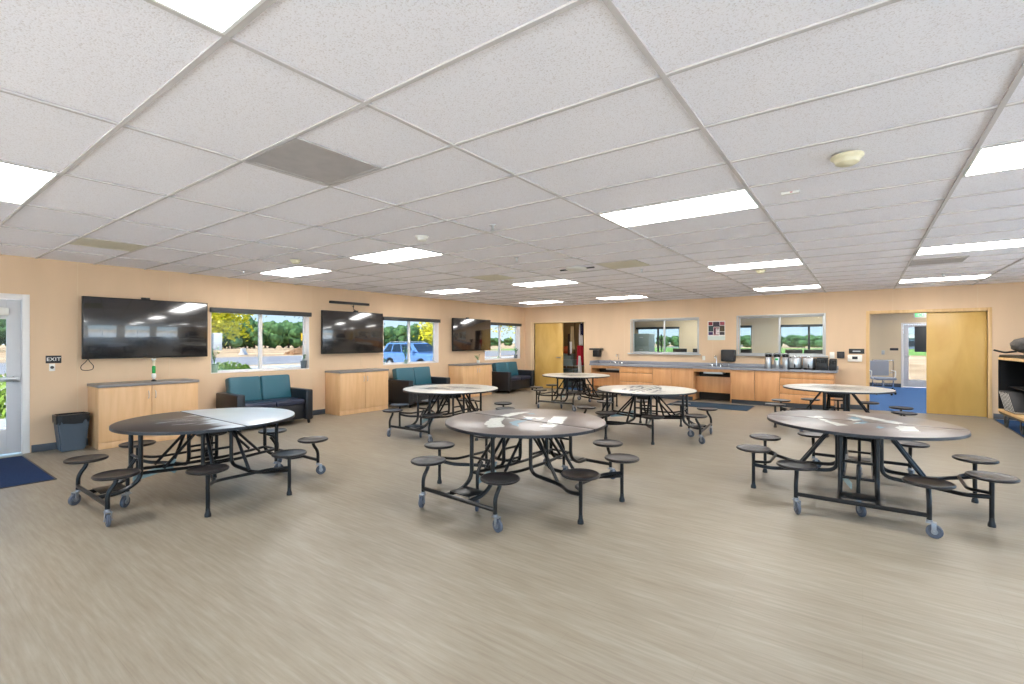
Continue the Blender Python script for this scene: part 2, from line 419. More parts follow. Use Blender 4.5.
# vertical wall battens
n = 0
for y in (1.84, 2.96, 4.18, 5.42, 6.62, 9.06, 10.28, 12.9):
    n += 1; b = MB()
    for z0, z1 in (((.1, HZ0-.02), (HZ1+.05, CZ)) if any(a-.02 < y < c+.02 for a, c in WIN) else ((.1, CZ),)):
        b.box(LX, LX+.003, y-.007, y+.007, z0, z1)
    struct(b.build('trim_%d' % n, M_SEAM, smooth=False))
for x in (-6.72, -5.55, -4.37, -3.13, -1.93, -.70, .52, 1.83, 3.05):
    n += 1; b = MB()
    if W4[0] < x < W4[1] or W5[0] < x < W5[1]: zz = ((.9, 1.10), (2.15, CZ))
    elif RD[0] < x < RD[1]: zz = ((2.17, CZ),)
    elif x < -6.4 or x > 2 : zz = ((.1, CZ),)
    else: zz = ((.87, CZ),)
    for z0, z1 in zz: b.box(x-.006, x+.006, BY-.003, BY, z0, z1)
    struct(b.build('trim_%d' % n, M_SEAM, smooth=False))
# pale conduit-like corner strip by the closet
n += 1
struct(B(-8.80, -8.745, BY-.018, BY, .1, 2.15, bev=.004).build('trim_%d' % n, M_TRIMW))

# ------------------------------------------------------------------ windows
wn = 0
def win_x(y0, y1, z0, z1, xin, xout, shade=True, sill=True, gl=None):
    """window in a wall of constant x; xin = room face, xout = outer face"""
    global wn; wn += 1
    d = 1 if xin > xout else -1
    xf = xout+d*.03; fw = .045
    b = MB(); X = sorted((xf, xf+d*.05))
    b.box(*X, y0, y1, z0, z0+fw, bev=.004); b.box(*X, y0, y1, z1-fw, z1, bev=.004)
    b.box(*X, y0, y0+fw, z0+fw, z1-fw, bev=.004); b.box(*X, y1-fw, y1, z0+fw, z1-fw, bev=.004)
    ym = (y0+y1)/2
    b.box(*X, ym-.03, ym+.03, z0+fw, z1-fw, bev=.004)
    w = struct(b.build('window_%d' % wn, M_FRAMEW))
    xg = xf+d*.025
    for a, c in ((y0+fw, ym-.03), (ym+.03, y1-fw)):
        MB().box(xg-.003, xg+.003, a-.005, c+.005, z0+fw-.005, z1-fw+.005).build('glass_pane', gl or TINT, w, smooth=False)
    if sill:
        Xs = sorted((xf+d*.05, xin+d*.004))
        MB().box(*Xs, y0, y1, z0, z0+.014, bev=.003).build('sill', M_REVEAL, w)
        jm = MB()
        jm.box(*Xs, y0, y0+.008, z0+.014, z1); jm.box(*Xs, y1-.008, y1, z0+.014, z1)
        jm.build('reveal', M_REVEAL, w, smooth=False)
    if shade:
        Xc = sorted((xin-d*.03, xin+d*.05))
        sh = MB().box(*Xc, y0-.02, y1+.03, z1-.075, z1+.01, bev=.008).build('shade_box', M_SHADE, w)
    return w
for a, c in WIN: win_x(a, c, HZ0, HZ1, LX, LX-.2)
def win_y(x0, x1, z0, z1, yin, yout, mframe=M_ALU, sill=True, mull=True, muw=.02, shade=False, trim=True, gl=None):
    global wn; wn += 1
    d = 1 if yin > yout else -1
    fw = .035; ym = (yin+yout)/2; Y = (ym-.03, ym+.03)
    b = MB()
    b.box(x0, x1, *Y, z0, z0+fw, bev=.004); b.box(x0, x1, *Y, z1-fw, z1, bev=.004)
    b.box(x0, x0+fw, *Y, z0+fw, z1-fw, bev=.004); b.box(x1-fw, x1, *Y, z0+fw, z1-fw, bev=.004)
    xm = (x0+x1)/2
    if mull: b.box(xm-muw, xm+muw, *Y, z0+fw, z1-fw, bev=.004)
    w = struct(b.build('window_%d' % wn, mframe))
    for a, c in (((x0+fw, xm-muw), (xm+muw, x1-fw)) if mull else ((x0+fw, x1-fw),)):
        MB().box(a-.005, c+.005, ym-.003, ym+.003, z0+fw-.005, z1-fw+.005).build('glass_pane', gl or GLASS, w, smooth=False)
    if trim:
        t = MB(); q = .03; Yt = sorted((yin, yin+d*.014))
        t.box(x0-q, x0, *Yt, z0, z1+q, bev=.003); t.box(x1, x1+q, *Yt, z0, z1+q, bev=.003); t.box(x0, x1, *Yt, z1, z1+q, bev=.003)
        t.build('casing', mframe, w)
    if sill:
        Ys = sorted((yin+d*.07, ym))
        MB().box(x0-.09, x1+.07, *Ys, z0-.035, z0, bev=.005).build('sill', M_ALU, w)
    if shade:
        Yc = sorted((yin, yin+d*.06))
        MB().box(x0-.02, x1+.02, *Yc, z1-.08, z1+.01, bev=.008).build('shade_box', M_SHADE, w)
    return w
win_y(*W4, 1.18, 2.11, BY, BY+.2); win_y(*W5, 1.18, 2.12, BY, BY+.2)
for a, c in ((-8.05, -6.2), (-5.3, -3.45), (-2.5, -.65)):
    win_y(a, c, .8, 2.12, OY, OY+.2, mframe=M_SHADE, sill=False, shade=True, muw=.035, trim=False, gl=TINT)
for a, c in FILL_RW: win_x(a, c, .06, 2.5, RX, RX+.2, sill=False, shade=False, gl=GLASS)
for a, c in FILL_FW: win_y(a, c, .06, 2.5, FY, FY-.2, sill=False)

# ------------------------------------------------------------------ doors
# entrance door in the left wall
fr = MB()
fr.box(LX-.14, LX+.012, 1.285, 1.355, 0, 2.125, bev=.004); fr.box(LX-.14, LX+.012, .30, .37, 0, 2.125, bev=.004)
fr.box(LX-.14, LX+.012, .37, 1.285, 2.055, 2.125, bev=.004)
d1 = struct(fr.build('door_1', M_FRAMEW))
lf = MB(); xa, xb = LX-.09, LX-.045
lf.box(xa, xb, 1.145, 1.28, .02, 2.05, bev=.003); lf.box(xa, xb, .375, .51, .02, 2.05, bev=.003)
lf.box(xa, xb, .51, 1.145, .02, .34, bev=.003); lf.box(xa, xb, .51, 1.145, 1.79, 2.05, bev=.003)
leaf = lf.build('door_leaf', M_ALUD, d1)
B(LX-.071, LX-.064, .505, 1.15, .335, 1.795).build('glass_pane', TINT, leaf, smooth=False)
pb = MB(); pb.box(LX-.045, LX+.015, 1.20, 1.262, .96, 1.04, bev=.006); pb.box(LX-.045, LX+.015, .40, .46, .96, 1.04, bev=.006)
pb.box(LX-.005, LX+.035, .43, 1.24, .975, 1.028, bev=.01); pb.build('push_bar', M_STEEL, d1)
dc = MB(); dc.box(LX-.045, LX+.01, .78, 1.16, 1.84, 1.94, bev=.008)
dc.build('door_closer', M_WHITE, d1)
dc = MB(); dc.tube([(LX+.0, .95, 1.945), (LX+.02, .75, 1.98), (LX-.02, .62, 2.05)], .009, bend=0); dc.build('closer_arm', M_STEEL, d1)
# closet with a sliding birch door
c0, c1 = CL
fr = MB(); fr.box(c0-.035, c0, BY-.012, BY+.2, 0, 2.135, bev=.003); fr.box(c1, c1+.035, BY-.012, BY+.2, 0, 2.135, bev=.003)
fr.box(c0, c1, BY-.012, BY+.2, 2.10, 2.135, bev=.003)
d2 = struct(fr.build('door_2', M_TRIMW))
B(c0+.002, -7.61, BY+.03, BY+.075, .01, 2.095, bev=.003).build('sliding_panel', M_DOORW, d2)
hd = MB(); hd.lathe([(.024, 0), (.024, .01), (.012, .012), (.012, .045)], 12, (-7.70, BY+.03, 1.0), Matrix.Rotation(PI/2, 4, 'X'))
hd.box(-7.82, -7.69, BY-.028, BY-.008, .988, 1.012, bev=.006); hd.build('lever_handle', M_STEEL, d2)
# wide opening to the office with a sliding birch door
r0, r1 = RD
fr = MB(); fr.box(r0-.06, r0, BY-.02, BY+.2, 0, 2.165, bev=.003); fr.box(r1, r1+.06, BY-.02, BY+.2, 0, 2.165, bev=.003)
fr.box(r0, r1, BY-.02, BY+.2, 2.10, 2.165, bev=.003)
d3 = struct(fr.build('door_3', M_TRIMO))
B(1.07, r1-.002, BY+.04, BY+.09, .012, 2.095, bev=.003).build('sliding_panel', M_DOORW, d3)
# glass door of the office
fr = MB(); fr.box(1.02, 1.075, OY-.02, OY+.1, 0, 2.12, bev=.003); fr.box(2.015, 2.07, OY-.02, OY+.1, 0, 2.12, bev=.003)
fr.box(1.075, 2.015, OY-.02, OY+.1, 2.06, 2.12, bev=.003)
d4 = struct(fr.build('door_4', M_FRAMEW))
lf = MB(); ya, yb = OY+.01, OY+.055
lf.box(1.08, 1.21, ya, yb, .02, 2.055, bev=.003); lf.box(1.90, 2.01, ya, yb, .02, 2.055, bev=.003)
lf.box(1.21, 1.90, ya, yb, .02, .26, bev=.003); lf.box(1.21, 1.90, ya, yb, 1.97, 2.055, bev=.003)
leaf = lf.build('door_leaf', M_ALUD, d4)
B(1.205, 1.905, OY+.03, OY+.036, .255, 1.975).build('glass_pane', TINT, leaf, smooth=False)
B(1.36, 1.9, OY-.005, OY+.012, 1.17, 2.0, bev=.003).build('dark_shade', M_SHADE, leaf)
hd = MB(); hd.box(1.12, 1.17, OY-.03, OY+.01, .98, 1.08, bev=.008); hd.tube([(1.14, OY-.05, 1.03), (1.26, OY-.05, 1.03)], .01, bend=0); hd.build('lever_handle', M_STEEL, d4)

# ------------------------------------------------------------------ ceiling fittings
lights = {(-1, -3): 'rectangular light panel cut off by the top edge of the photo',
 (-4, -3): 'rectangular light panel cut off by the left edge of the photo',
 (-6, 3): 'ceiling light panel above the wall between the first screen and the middle screen',
 (-4, 3): 'ceiling light panel beside the small white dome detector, left of centre',
 (-1, 3): 'largest fully visible ceiling light panel, right of the centre',
 (1, 3): 'bright light panel cut off by the right edge, nearest of the right column',
 (-6, 9): 'small ceiling light panel over the middle wall screen and blue car window',
 (-4, 9): 'ceiling light panel in the third row, just left of the round white ceiling disc',
 (-1, 9): 'long ceiling light panel in front of the right back wall window',
 (1, 9): 'long ceiling light panel reaching the right edge above the sliding door',
 (-6, 15): 'farthest left ceiling light panel, near the corner above the closet door',
 (-4, 15): 'thin ceiling light panel near the back wall, above the left office window',
 (-1, 15): 'thin ceiling light panel near the back wall, above the right office window',
 (1, 15): 'thin ceiling light panel near the back wall above the sliding door to the office'}
first = None
for (k, n), l in lights.items():
    x, y = T0X+TW*(k+.5), T0Y+TD*(n+.5)
    if first is None:
        t = thing('ceiling_light', l, 'light', (x, y, CZ), 0, 'recessed ceiling light panels')
        w, d = TW/2-.0125, TD/2-.0125
        f = MB()
        for q in ((-w, w, -d, -d+.012), (-w, w, d-.012, d), (-w, -w+.012, -d+.012, d-.012), (w-.012, w, -d+.012, d-.012)):
            f.box(q[0], q[1], q[2], q[3], -.006, .006)
        f.build('frame', M_LFRAME, t, smooth=False)
        MB().box(-w+.012, w-.012, -d+.012, d-.012, -.002, .004).build('diffuser', M_LAMP, t, smooth=False)
        first = t
    else:
        t = copy_tree(first); t.location = (x, y, CZ); t['label'] = l
for i, (x, y) in enumerate(((-5.5, 14.3), (-1.5, 14.3), (2.2, 14.3), (-5.5, 16.7), (-1.5, 16.7), (2.2, 16.7), (-5.5, 19.2), (-1.5, 19.2), (2.2, 19.2))):  # unseen lights added to brighten the office
    t = copy_tree(first); t.location = (x, y, CZ)
    t['label'] = ['nearest', 'middle', 'farthest'][i//3]+' added office fill light '+['behind the left interior window', 'behind the right interior window', 'beyond the sliding door'][i % 3]
    t['group'] = 'added office fill lights'
t = thing('closet_fill_light', 'added unseen globe lamp that brightens the closet', 'light', (-8.3, 13.7, CZ))  # unseen lamp added to brighten the closet interior
MB().lathe([(.06, .006), (.06, -.02), (.05, -.025)], 20).build('fitting', M_WHITE, t)
MB().sphere((0, 0, -.085), .075, 3).build('globe', mat('closet_fill_glow', rgb(250, 246, 236), .4, emit=(1, .93, .8, 1), es=22), t)
def vent(k, n, m, l):
    x, y = T0X+TW*k+.305, T0Y+TD*n+.305
    t = thing('ceiling_vent', l, 'vent', (x, y, CZ), 0, 'square ceiling vents')
    f = MB(); w = .29
    for q in ((-w, w, -w, -w+.025), (-w, w, w-.025, w), (-w, -w+.025, -w+.025, w-.025), (w-.025, w, -w+.025, w-.025)):
        f.box(*q, -.004, .006, bev=.001)
    f.build('frame', m, t, smooth=False)
    p = MB(); p.box(-w+.025, w-.025, -w+.025, w-.025, -.001, .006)
    p.build('perforated_panel', m, t, smooth=False)
vent(-2, -1, M_VENT, 'large grey square vent in the ceiling, nearest the camera left of centre')
vent(-5.5, -1, M_VENTT, 'grey-tan square vent near the left wall above the first screen')
vent(-2, 7, M_VENTT, 'tan square vent left of the thin light panel over the left office window')
vent(-4, 7, M_VENTT, 'small distant tan vent between two light panels, left of the white ceiling disc')
vent(1, 10.8, M_VENT, 'distant grey vent in the ceiling above the sliding door')
def detector(x, y, r, m, l, h=.05, cat='smoke detector'):
    t = thing('smoke_detector', l, cat, (x, y, CZ-.004), 0)
    MB().lathe([(r, 0), (r, -.012), (r*.86, -.022), (r*.8, -.026)], 28).build('base_plate', m, t)
    MB().lathe([(r*.8, -.026), (r*.72, -h*.8), (r*.5, -h), (.001, -h*1.02)], 28).build('dome', m, t)
def cp(k, n): return T0X+TW*k, T0Y+TD*n
detector(*cp(.497, 2.48), .085, M_CREAM, 'yellowed round detector in the ceiling at upper right, nearest the camera', .055)
detector(*cp(-2.55, 2.5), .07, M_WHITE, 'white dome detector in the ceiling just behind the middle-left light panel')
detector(*cp(-4.6, 2.5), .07, M_CREAM, 'cream detector in the ceiling beside the light panel over the left wall')
detector(*cp(-.5, 10.4), .07, M_CREAM, 'small cream detector behind the long light panel right of centre')
detector(*cp(-2.4, 13.5), .08, M_WHITE, 'small white detector close to the back wall above the left office window')
def sprinkler(x, y, l):
    t = thing('sprinkler_head', l, 'sprinkler', (x, y, CZ-.004), 0, 'ceiling sprinkler heads')
    MB().lathe([(.035, 0), (.034, -.004), (.014, -.008), (.012, -.03)], 16).build('escutcheon', M_STEEL, t)
    q = MB(); q.lathe([(.008, -.028), (.008, -.05), (.022, -.052), (.022, -.056)], 14); q.tube([(.012, 0, -.028), (.016, 0, -.04), (.006, 0, -.052)], .0025, 6, 0); q.tube([(-.012, 0, -.028), (-.016, 0, -.04), (-.006, 0, -.052)], .0025, 6, 0)
    q.build('deflector', M_STEEL, t)
sprinkler(*cp(-1.8, 2.6), 'small metal sprinkler head in the ceiling, upper centre of the photo')
sprinkler(*cp(-2.5, 5.2), 'metal sprinkler head in the ceiling between the white detector and white disc')
sprinkler(*cp(-1.7, 8.4), 'distant sprinkler head right of the tan vent')
sprinkler(*cp(-5.9, 2.55), 'sprinkler head left of the cream detector, near the left wall')
sprinkler(*cp(1.45, 14.2), 'sprinkler head just before the thin light panel above the sliding door')
t = thing('ceiling_sensor', 'small flat white sensor bar with red mark in the ceiling, upper right', 'sensor', (*cp(.2, 3.45), CZ-.004))
MB().box(-.06, .06, -.02, .02, -.018, 0, bev=.004).build('housing', M_WHITE, t)
lab(MB().box(.0, .016, -.021, -.0195, -.013, -.006).build('indicator', M_RED, t, smooth=False), 'small red mark')
t = thing('ceiling_speaker', 'round pale disc with two dark arms in the ceiling, centre of the room', 'ceiling fixture', (T0X-2.4*TW+.09, T0Y+TD*7.3, CZ-.004))
MB().lathe([(.17, 0), (.17, -.015), (.14, -.03), (.02, -.034)], 32).build('disc', M_WHITE, t)
MB().box(-.29, -.17, -.02, .02, -.022, -.004, bev=.004).build('arm', M_SHADE, t)
MB().box(.17, .29, -.02, .02, -.022, -.004, bev=.004).build('arm', M_SHADE, t)

# ------------------------------------------------------------------ cafeteria tables
TZ = .715; TR = .79
def half_disc(s, r, z0, z1, gap=.012, seg=40, bev=0):
    pts = []
    a0 = math.asin(gap/r)
    for i in range(seg+1):
        a = a0+(PI-2*a0)*i/seg
        pts.append((r*math.cos(a), s*r*math.sin(a)))
    return MB().prism(pts, z0, z1, 'z', bev=bev)
def caster(par, x, y, yaw, r=.052):
    R = Matrix.Translation((x, y, 0)) @ Matrix.Rotation(yaw, 4, 'Z')
    f = MB()
    f.box(.012, .042, -.024, -.020, .045, .115, bev=.0015, M=R); f.box(.012, .042, .020, .024, .045, .115, bev=.0015, M=R)
    f.box(-.022, .042, -.026, .026, .112, .119, bev=.002, M=R)
    f.lathe([(.02, .117), (.02, .135)], 14, (x, y, 0))
    f.tube([R @ Vector((.03, -.03, r)), R @ Vector((.03, .03, r))], .007, 8, 0)
    o = f.build('caster', M_FORK, par)
    w = MB(); Q = R @ Matrix.Translation((.03, 0, r)) @ Matrix.Rotation(PI/2, 4, 'X')
    w.lathe([(r*.55, -.015), (r*.6, -.011), (r*.86, -.013), (r, -.008), (r, .008), (r*.86, .013), (r*.6, .011), (r*.55, .015)], 22, (0, 0, 0), Q)
    w.build('wheel', M_WHEEL, o)
    h = MB(); h.lathe([(.005, -.017), (r*.42, -.016), (r*.42, .016), (.005, .017)], 16, (0, 0, 0), Q); h.build('hub', M_FORK, o)
    return o
def stool_seat(par, x, y, label=None):
    s = MB()
    s.lathe([(.04, .385), (.145, .388), (.158, .396), (.161, .405), (.156, .413), (.148, .4145), (.142, .411), (.06, .4095), (.001, .409)], 32, (x, y, 0))
    return s.build('stool', M_STOOL, par)
def build_table(loc, rz, label, tops, graphics):
    t = thing('cafeteria_table', label, 'table', loc, rz, 'folding round cafeteria tables with attached stools')
    for s, m in ((-1, tops[0]), (1, tops[1])):
        o = half_disc(s, TR-.004, TZ-.024, TZ, bev=.002).build('tabletop', m, t)
        e = half_disc(s, TR, TZ-.027, TZ-.003, gap=.004).build('edge_band', M_EDGE, o)
    u = MB()   # underside steel box and hinge
    for s in (-1, 1):
        u.box(-.14, .14, s*.62-.02, s*.62+.02, TZ-.06, TZ-.027, bev=.004)
        u.box(-.60, .60, s*.05-.014, s*.05+.014, TZ-.055, TZ-.027, bev=.004)
        for q in (-1, 1): u.box(q*.13-.018, q*.13+.018, *sorted((s*.06, s*.66)), TZ-.055, TZ-.027, bev=.004)
    u.build('underframe', M_TUBE, t)
    h = MB(); h.box(-.13, .13, -.11, .11, TZ-.16, TZ-.055, bev=.01)
    h.tube([(-.2, 0, TZ-.08), (.2, 0, TZ-.08)], .016, bend=0)
    h.build('hinge_box', M_TUBE, t)
    for s in (-1, 1):
        # rolling side: two uprights bending out to the low cross bar
        for p in (-1, 1):
            x = p*.13
            MB().tube([(x, s*.62, TZ-.05), (x, s*.62, .25), (x, s*.75, .17), (x, s*.93, .165)], .019, bend=.11).build('upright', M_TUBE, t)
            MB().tube([(x*.85, s*.60, .30), (x*.85, s*.2, .27), (x*.85, 0, .27)], .015, bend=.05).build('side_rail', M_TUBE, t)
            MB().tube([(x*.8, s*.12, TZ-.06), (x*.9, s*.44, .31)], .014, bend=0).build('brace', M_TUBE, t)
        MB().tube([(-.44, s*.93, .165), (.44, s*.93, .165)], .018, bend=0).build('crossbar', M_TUBE, t)
        r = MB()
        for z in (.30, .44): r.tube([(-.13, s*.62, z), (.13, s*.62, z)], .012, bend=0)
        r.build('rungs', M_TUBE, t)
        MB().box(-.12, .12, *sorted((s*.70, s*.90)), .188, .196, bev=.003).build('step_plate', M_TUBE, t)
        c = caster(t, 0, s*.68, s*1.2+.3)
        MB().tube([(0, s*.68, .125), (0, s*.68, .33), (0, s*.62, .42)], .015, bend=.03).build('caster_stem', M_TUBE, c)
        for p in (-1, 1):
            o = stool_seat(t, p*.44, s*.87)
            MB().tube([(p*.44, s*.87, .386), (p*.44, s*.875, .34), (p*.44, s*.93, .26), (p*.44, s*.93, .13)], .017, bend=.05).build('post', M_TUBE, o)
            caster(t, p*.44, s*.93, p*.5+s*.6)
        # glide side: arms that run out from the centre
        for q in (-1, 1):
            o = stool_seat(t, s*.87, q*.36)
            MB().tube([(s*.87, q*.36, .386), (s*.87, q*.36, .03)], .0165, bend=0).build('post', M_TUBE, o)
            MB().lathe([(.026, 0), (.026, .02), (.018, .045), (.0175, .07)], 16, (s*.87, q*.36, 0)).build('glide_foot', M_BLACK, o)
            MB().tube([(s*.17, q*.13, TZ-.05), (s*.17, q*.13, .24), (s*.55, q*.17, .21), (s*.72, q*.31, .215), (s*.87, q*.36, .24)], .018, bend=.09).build('support_arm', M_TUBE, t)
            MB().tube([(s*.20, q*.12, TZ-.05), (s*.50, q*.155, .225)], .016, bend=0).build('brace', M_TUBE, t)
        MB().tube([(s*.87, -.36, .27), (s*.74, -.24, .255), (s*.74, .24, .255), (s*.87, .36, .27)], .014, bend=.06).build('crossbar', M_TUBE, t)
        r = MB()
        for z in (.30, .42): r.tube([(s*.17, -.13, z), (s*.17, .13, z)], .012, bend=0)
        r.build('rungs', M_TUBE, t)
    lt = MB(); lt.prism([(-.16, -.02), (-.02, -.012), (.10, .0), (.17, -.03), (.19, -.02), (.15, .015), (.19, .05), (.16, .055), (.06, .03), (-.16, .012)], -.003, .003, 'y')
    o = lt.build('latch_plate', M_LATCH, t); lab(o, 'pale teal steel latch plate'); o.location = (-.10, -.45, .235); o.rotation_euler = (0, 0, R(106)); o.scale = (1.15, 1, 1.7)
    add_graphics(t, graphics)
    return t
def ragged(b, poly, z, rnd, amp=.012, step=.035):
    P = []
    n = len(poly)
    for i in range(n):
        a, c = Vector(poly[i]), Vector(poly[(i+1) % n]); k = max(1, int((c-a).length/step))
        for j in range(k):
            p = a+(c-a)*j/k; P.append((p.x+rnd.uniform(-amp, amp), p.y+rnd.uniform(-amp, amp)))
    # keep the piece on its own half of the top
    vs = [b.bm.verts.new((x, y, z)) for x, y in P]
    f = b.bm.faces.new(vs); f.normal_update()
    if f.normal.z < 0: f.normal_flip()
def add_graphics(t, graphics):
    kids = [o for o in t.children if o.name.startswith('tabletop')]
    rnd = random.Random(3)
    for half, col, polys in graphics:
        par = kids[0 if half < 0 else 1]; b = MB()
        if len(polys) <= 4 and len(polys) > 1:
            for k, p in enumerate(polys): add_graphics(t, [(half, col, [p])])
            continue
        for i, p in enumerate(polys):
            P = [(x, min(y, -.012) if half < 0 else max(y, .012)) for x, y in p]
            ragged(b, P, TZ+.0012+.0002*i+(.0006 if col in (M_GBLUE, M_GDARK) else 0), rnd)
        bmesh.ops.triangulate(b.bm, faces=b.bm.faces[:])
        o = b.build('printed_graphic', col, par, smooth=False, recalc=False)
        for p in o.data.polygons:
            if p.normal.z < 0: p.flip()
def strokes(seed, half, n, xr, yr, ln, wd, ang=0):
    r = random.Random(seed); out = []
    for i in range(n):
        cx, cy = r.uniform(*xr), r.uniform(*yr)*half; l = r.uniform(*ln); w = r.uniform(*wd); a = ang+r.uniform(-.25, .25)
        ca, sa = math.cos(a), math.sin(a)
        out.append([(cx+u*ca-v*sa, cy+u*sa+v*ca) for u, v in ((-l, -w*.3), (-l*.4, -w), (l*.5, -w*.7), (l, 0), (l*.4, w), (-l*.5, w*.8))])
    return out
GA = [(-1, M_GGREY, strokes(1, -1, 9, (-.25, .1), (.16, .40), (.05, .14), (.006, .014), 1.2)),
      (-1, M_TOPPB, strokes(4, -1, 7, (-.2, .25), (.12, .36), (.05, .16), (.005, .012), 1.45))]
GB = [(-1, M_GWHITE, [[(-.15, -.43), (-.33, -.15), (-.25, -.02), (-.10, -.25), (.1, -.44), (.01, -.55)], [(-.25, -.06), (-.28, -.012), (-.05, -.012), (-.1, -.04)],
                      [(.28, -.012), (.42, -.012), (.40, -.06), (.30, -.05)], [(.33, -.2), (.30, -.09), (.43, -.07), (.45, -.17)]]),
      (-1, M_GBLUE, [[(-.02, -.22), (-.03, -.08), (.04, -.02), (.07, -.2), (.2, -.36), (.11, -.31)]]),
      (1, M_GWHITE, [[(-.35, .012), (-.41, .26), (-.3, .46), (-.28, .25), (-.25, .012)], [(-.25, .23), (-.12, .17), (.0, .2), (.07, .24), (.12, .11), (.06, .10), (.0, .14), (.02, .04), (-.1, .12)],
                     [(.26, .012), (.08, .37), (.22, .42), (.41, .03)]]),
      (1, M_GBLUE, [[(-.05, .02), (-.06, .08), (.05, .07), (.04, .03)], [(-.24, .33), (-.2, .41), (-.12, .33)]])]
GC = [(-1, M_GWHITE, [[(-.28, -.02), (-.22, -.16), (-.08, -.32), (-.17, -.42), (-.29, -.13), (-.34, -.02)], [(-.06, -.02), (.0, -.05), (.03, -.02), (.02, -.09), (-.05, -.2), (-.02, -.08)],
                      [(.27, -.2), (.31, -.07), (.4, -.06), (.43, -.34), (.3, -.42)]]),
      (-1, M_GBLUE, [[(.02, -.04), (.1, -.04), (.02, -.14), (-.05, -.21)], [(.13, -.31), (.15, -.18), (.18, -.27), (.15, -.38)]]),
      (1, M_GWHITE, [[(-.44, .05), (-.33, .18), (-.29, .04), (-.34, .015), (-.42, .015)], [(-.11, .47), (-.04, .54), (.17, .33), (.34, .13), (.30, .02), (.22, .1), (.03, .27)],
                     [(-.1, .12), (-.02, .2), (.01, .1), (-.05, .02)]]),
      (1, M_GBLUE, [[(-.1, .18), (-.04, .33), (.02, .2), (.02, .1)], [(.03, .02), (.02, .1), (.08, .03)]])]
def sketch(seed, ang):
    return [(-1, M_GDARK, strokes(seed, -1, 9, (-.4, .4), (.06, .30), (.08, .22), (.01, .028), ang)),
            (-1, M_GGREY, strokes(seed+50, -1, 7, (-.45, .45), (.08, .36), (.06, .2), (.01, .03), ang)),
            (1, M_GDARK, strokes(seed+9, 1, 8, (-.4, .4), (.06, .26), (.08, .22), (.01, .028), ang)),
            (1, M_GGREY, strokes(seed+70, 1, 6, (-.45, .45), (.06, .34), (.06, .2), (.01, .03), ang))]
tables = [
 ((-5.38, 2.12), 0, 'round folding table with half black, half pale blue-white top, nearest the trash bin', (M_SPLIT, M_TOPPB), GA),
 ((-2.71, 3.92), -4, 'brown-grey topped round table with white and blue print, front centre of the room', (M_TOPBR, M_TOPBR), GB),
 ((-.03, 5.76), 0, 'brown-grey topped round table with scattered white print, front right', (M_TOPBR, M_TOPBR), GC),
 ((-5.58, 5.88), 0, 'white-topped round table in front of the middle teal loveseat', (M_TOPWH, M_TOPWH), sketch(11, .2)),
 ((-2.88, 7.66), -86, 'white-topped round table in the middle, in front of the counter sink', (M_TOPWH, M_TOPWH), sketch(22, 0)),
 ((-5.45, 9.98), 0, 'farthest white-topped round table, near the closet door', (M_TOPWH, M_TOPWH), sketch(33, 0)),
 ((-.36, 9.80), 0, 'white-topped round table at right, in front of the office opening', (M_TOPWH, M_TOPWH), sketch(44, .1))]
proto = None
for (x, y), a, l, tops, gr in tables:
    if proto is None:
        proto = build_table((x, y, 0), R(a), l, tops, [])
        add = []
    else:
        t = copy_tree(proto); t.location = (x, y, 0); t.rotation_euler = (0, 0, R(a)); t['label'] = l
        hs = [o for o in t.children if o.name.startswith('tabletop')]
        for o, m in zip(hs, tops):
            o.data = o.data.copy(); o.data.materials.clear(); o.data.materials.append(m)
        add.append((t, gr))
add_graphics(proto, GA)
for t, gr in add: add_graphics(t, gr)

# ------------------------------------------------------------------ screens on the left wall
def tv(y0, y1, label, extra=0):
    t = thing('television', label, 'television', (LX, (y0+y1)/2, 1.245), 0, 'wall-mounted televisions'); w = (y1-y0)/2
    B(.06, .11, -w, w, 0, .9, bev=.006).build('housing', M_BEZEL, t)
    B(.109, .113, -w+.012, w-.012, .018, .888, bev=.001).build('screen', M_SCREEN, t)
    MB().box(.003, .06, -.25, .25, .25, .65, bev=.004).build('wall_bracket', M_BEZEL, t)
    return t
t1 = tv(1.87, 3.48, 'first and largest-looking wall screen, above the cabinet with the green bottle')
t2 = tv(5.60, 7.14, 'middle wall screen with a sound bar above it')
t3 = tv(9.48, 11.1, 'farthest wall screen, nearest the room corner')
cbl = MB(); cbl.tube([(.085, -.665, 0), (.09, -.69, -.04), (.09, -.745, -.10), (.09, -.74, -.15), (.09, -.68, -.165), (.09, -.61, -.15), (.09, -.60, -.10), (.088, -.65, -.03), (.085, -.66, .002)], .005, 8, .03)
cbl.build('cable_loop', M_BLACK, t1).location = (0, -.075, 0)
def cam(y, z, l):
    t = thing('webcam', l, 'camera', (LX+.08, y, z))
    MB().box(-.02, .02, -.055, .055, .0, .03, bev=.006).build('body', M_BLACK, t)
    MB().lathe([(.011, 0), (.011, .006), (.006, .008)], 14, (.018, 0, .015), Matrix.Rotation(PI/2, 4, 'Y')).build('lens', M_SCREEN, t)
cam(2.62, 2.146, 'small black webcam on top of the first wall screen')
cam(10.1, 2.146, 'small black webcam on top of the farthest wall screen')
t = thing('sound_bar', 'black sound bar mounted above the middle wall screen', 'speaker', (LX, 6.28, 2.30))
B(.05, .11, -.49, .49, -.0, .055, bev=.008).build('bar', M_BLACK, t)
MB().tube([(0, .12, -.02), (.04, .12, -.06), (.07, .1, -.02), (.075, .1, .01)], .008, 8, .02).build('bracket', M_BLACK, t)
t = thing('camera_mount', 'small black camera on a bracket just above the middle wall screen', 'camera', (LX+.085, 6.42, 2.146))
MB().box(-.02, .03, -.05, .05, .0, .03, bev=.006).build('camera_body', M_BLACK, t)
MB().tube([(0, 0, .03), (-.05, -.02, .06), (-.08, 0, .10)], .007, 8, .01).build('arm', M_BLACK, t)

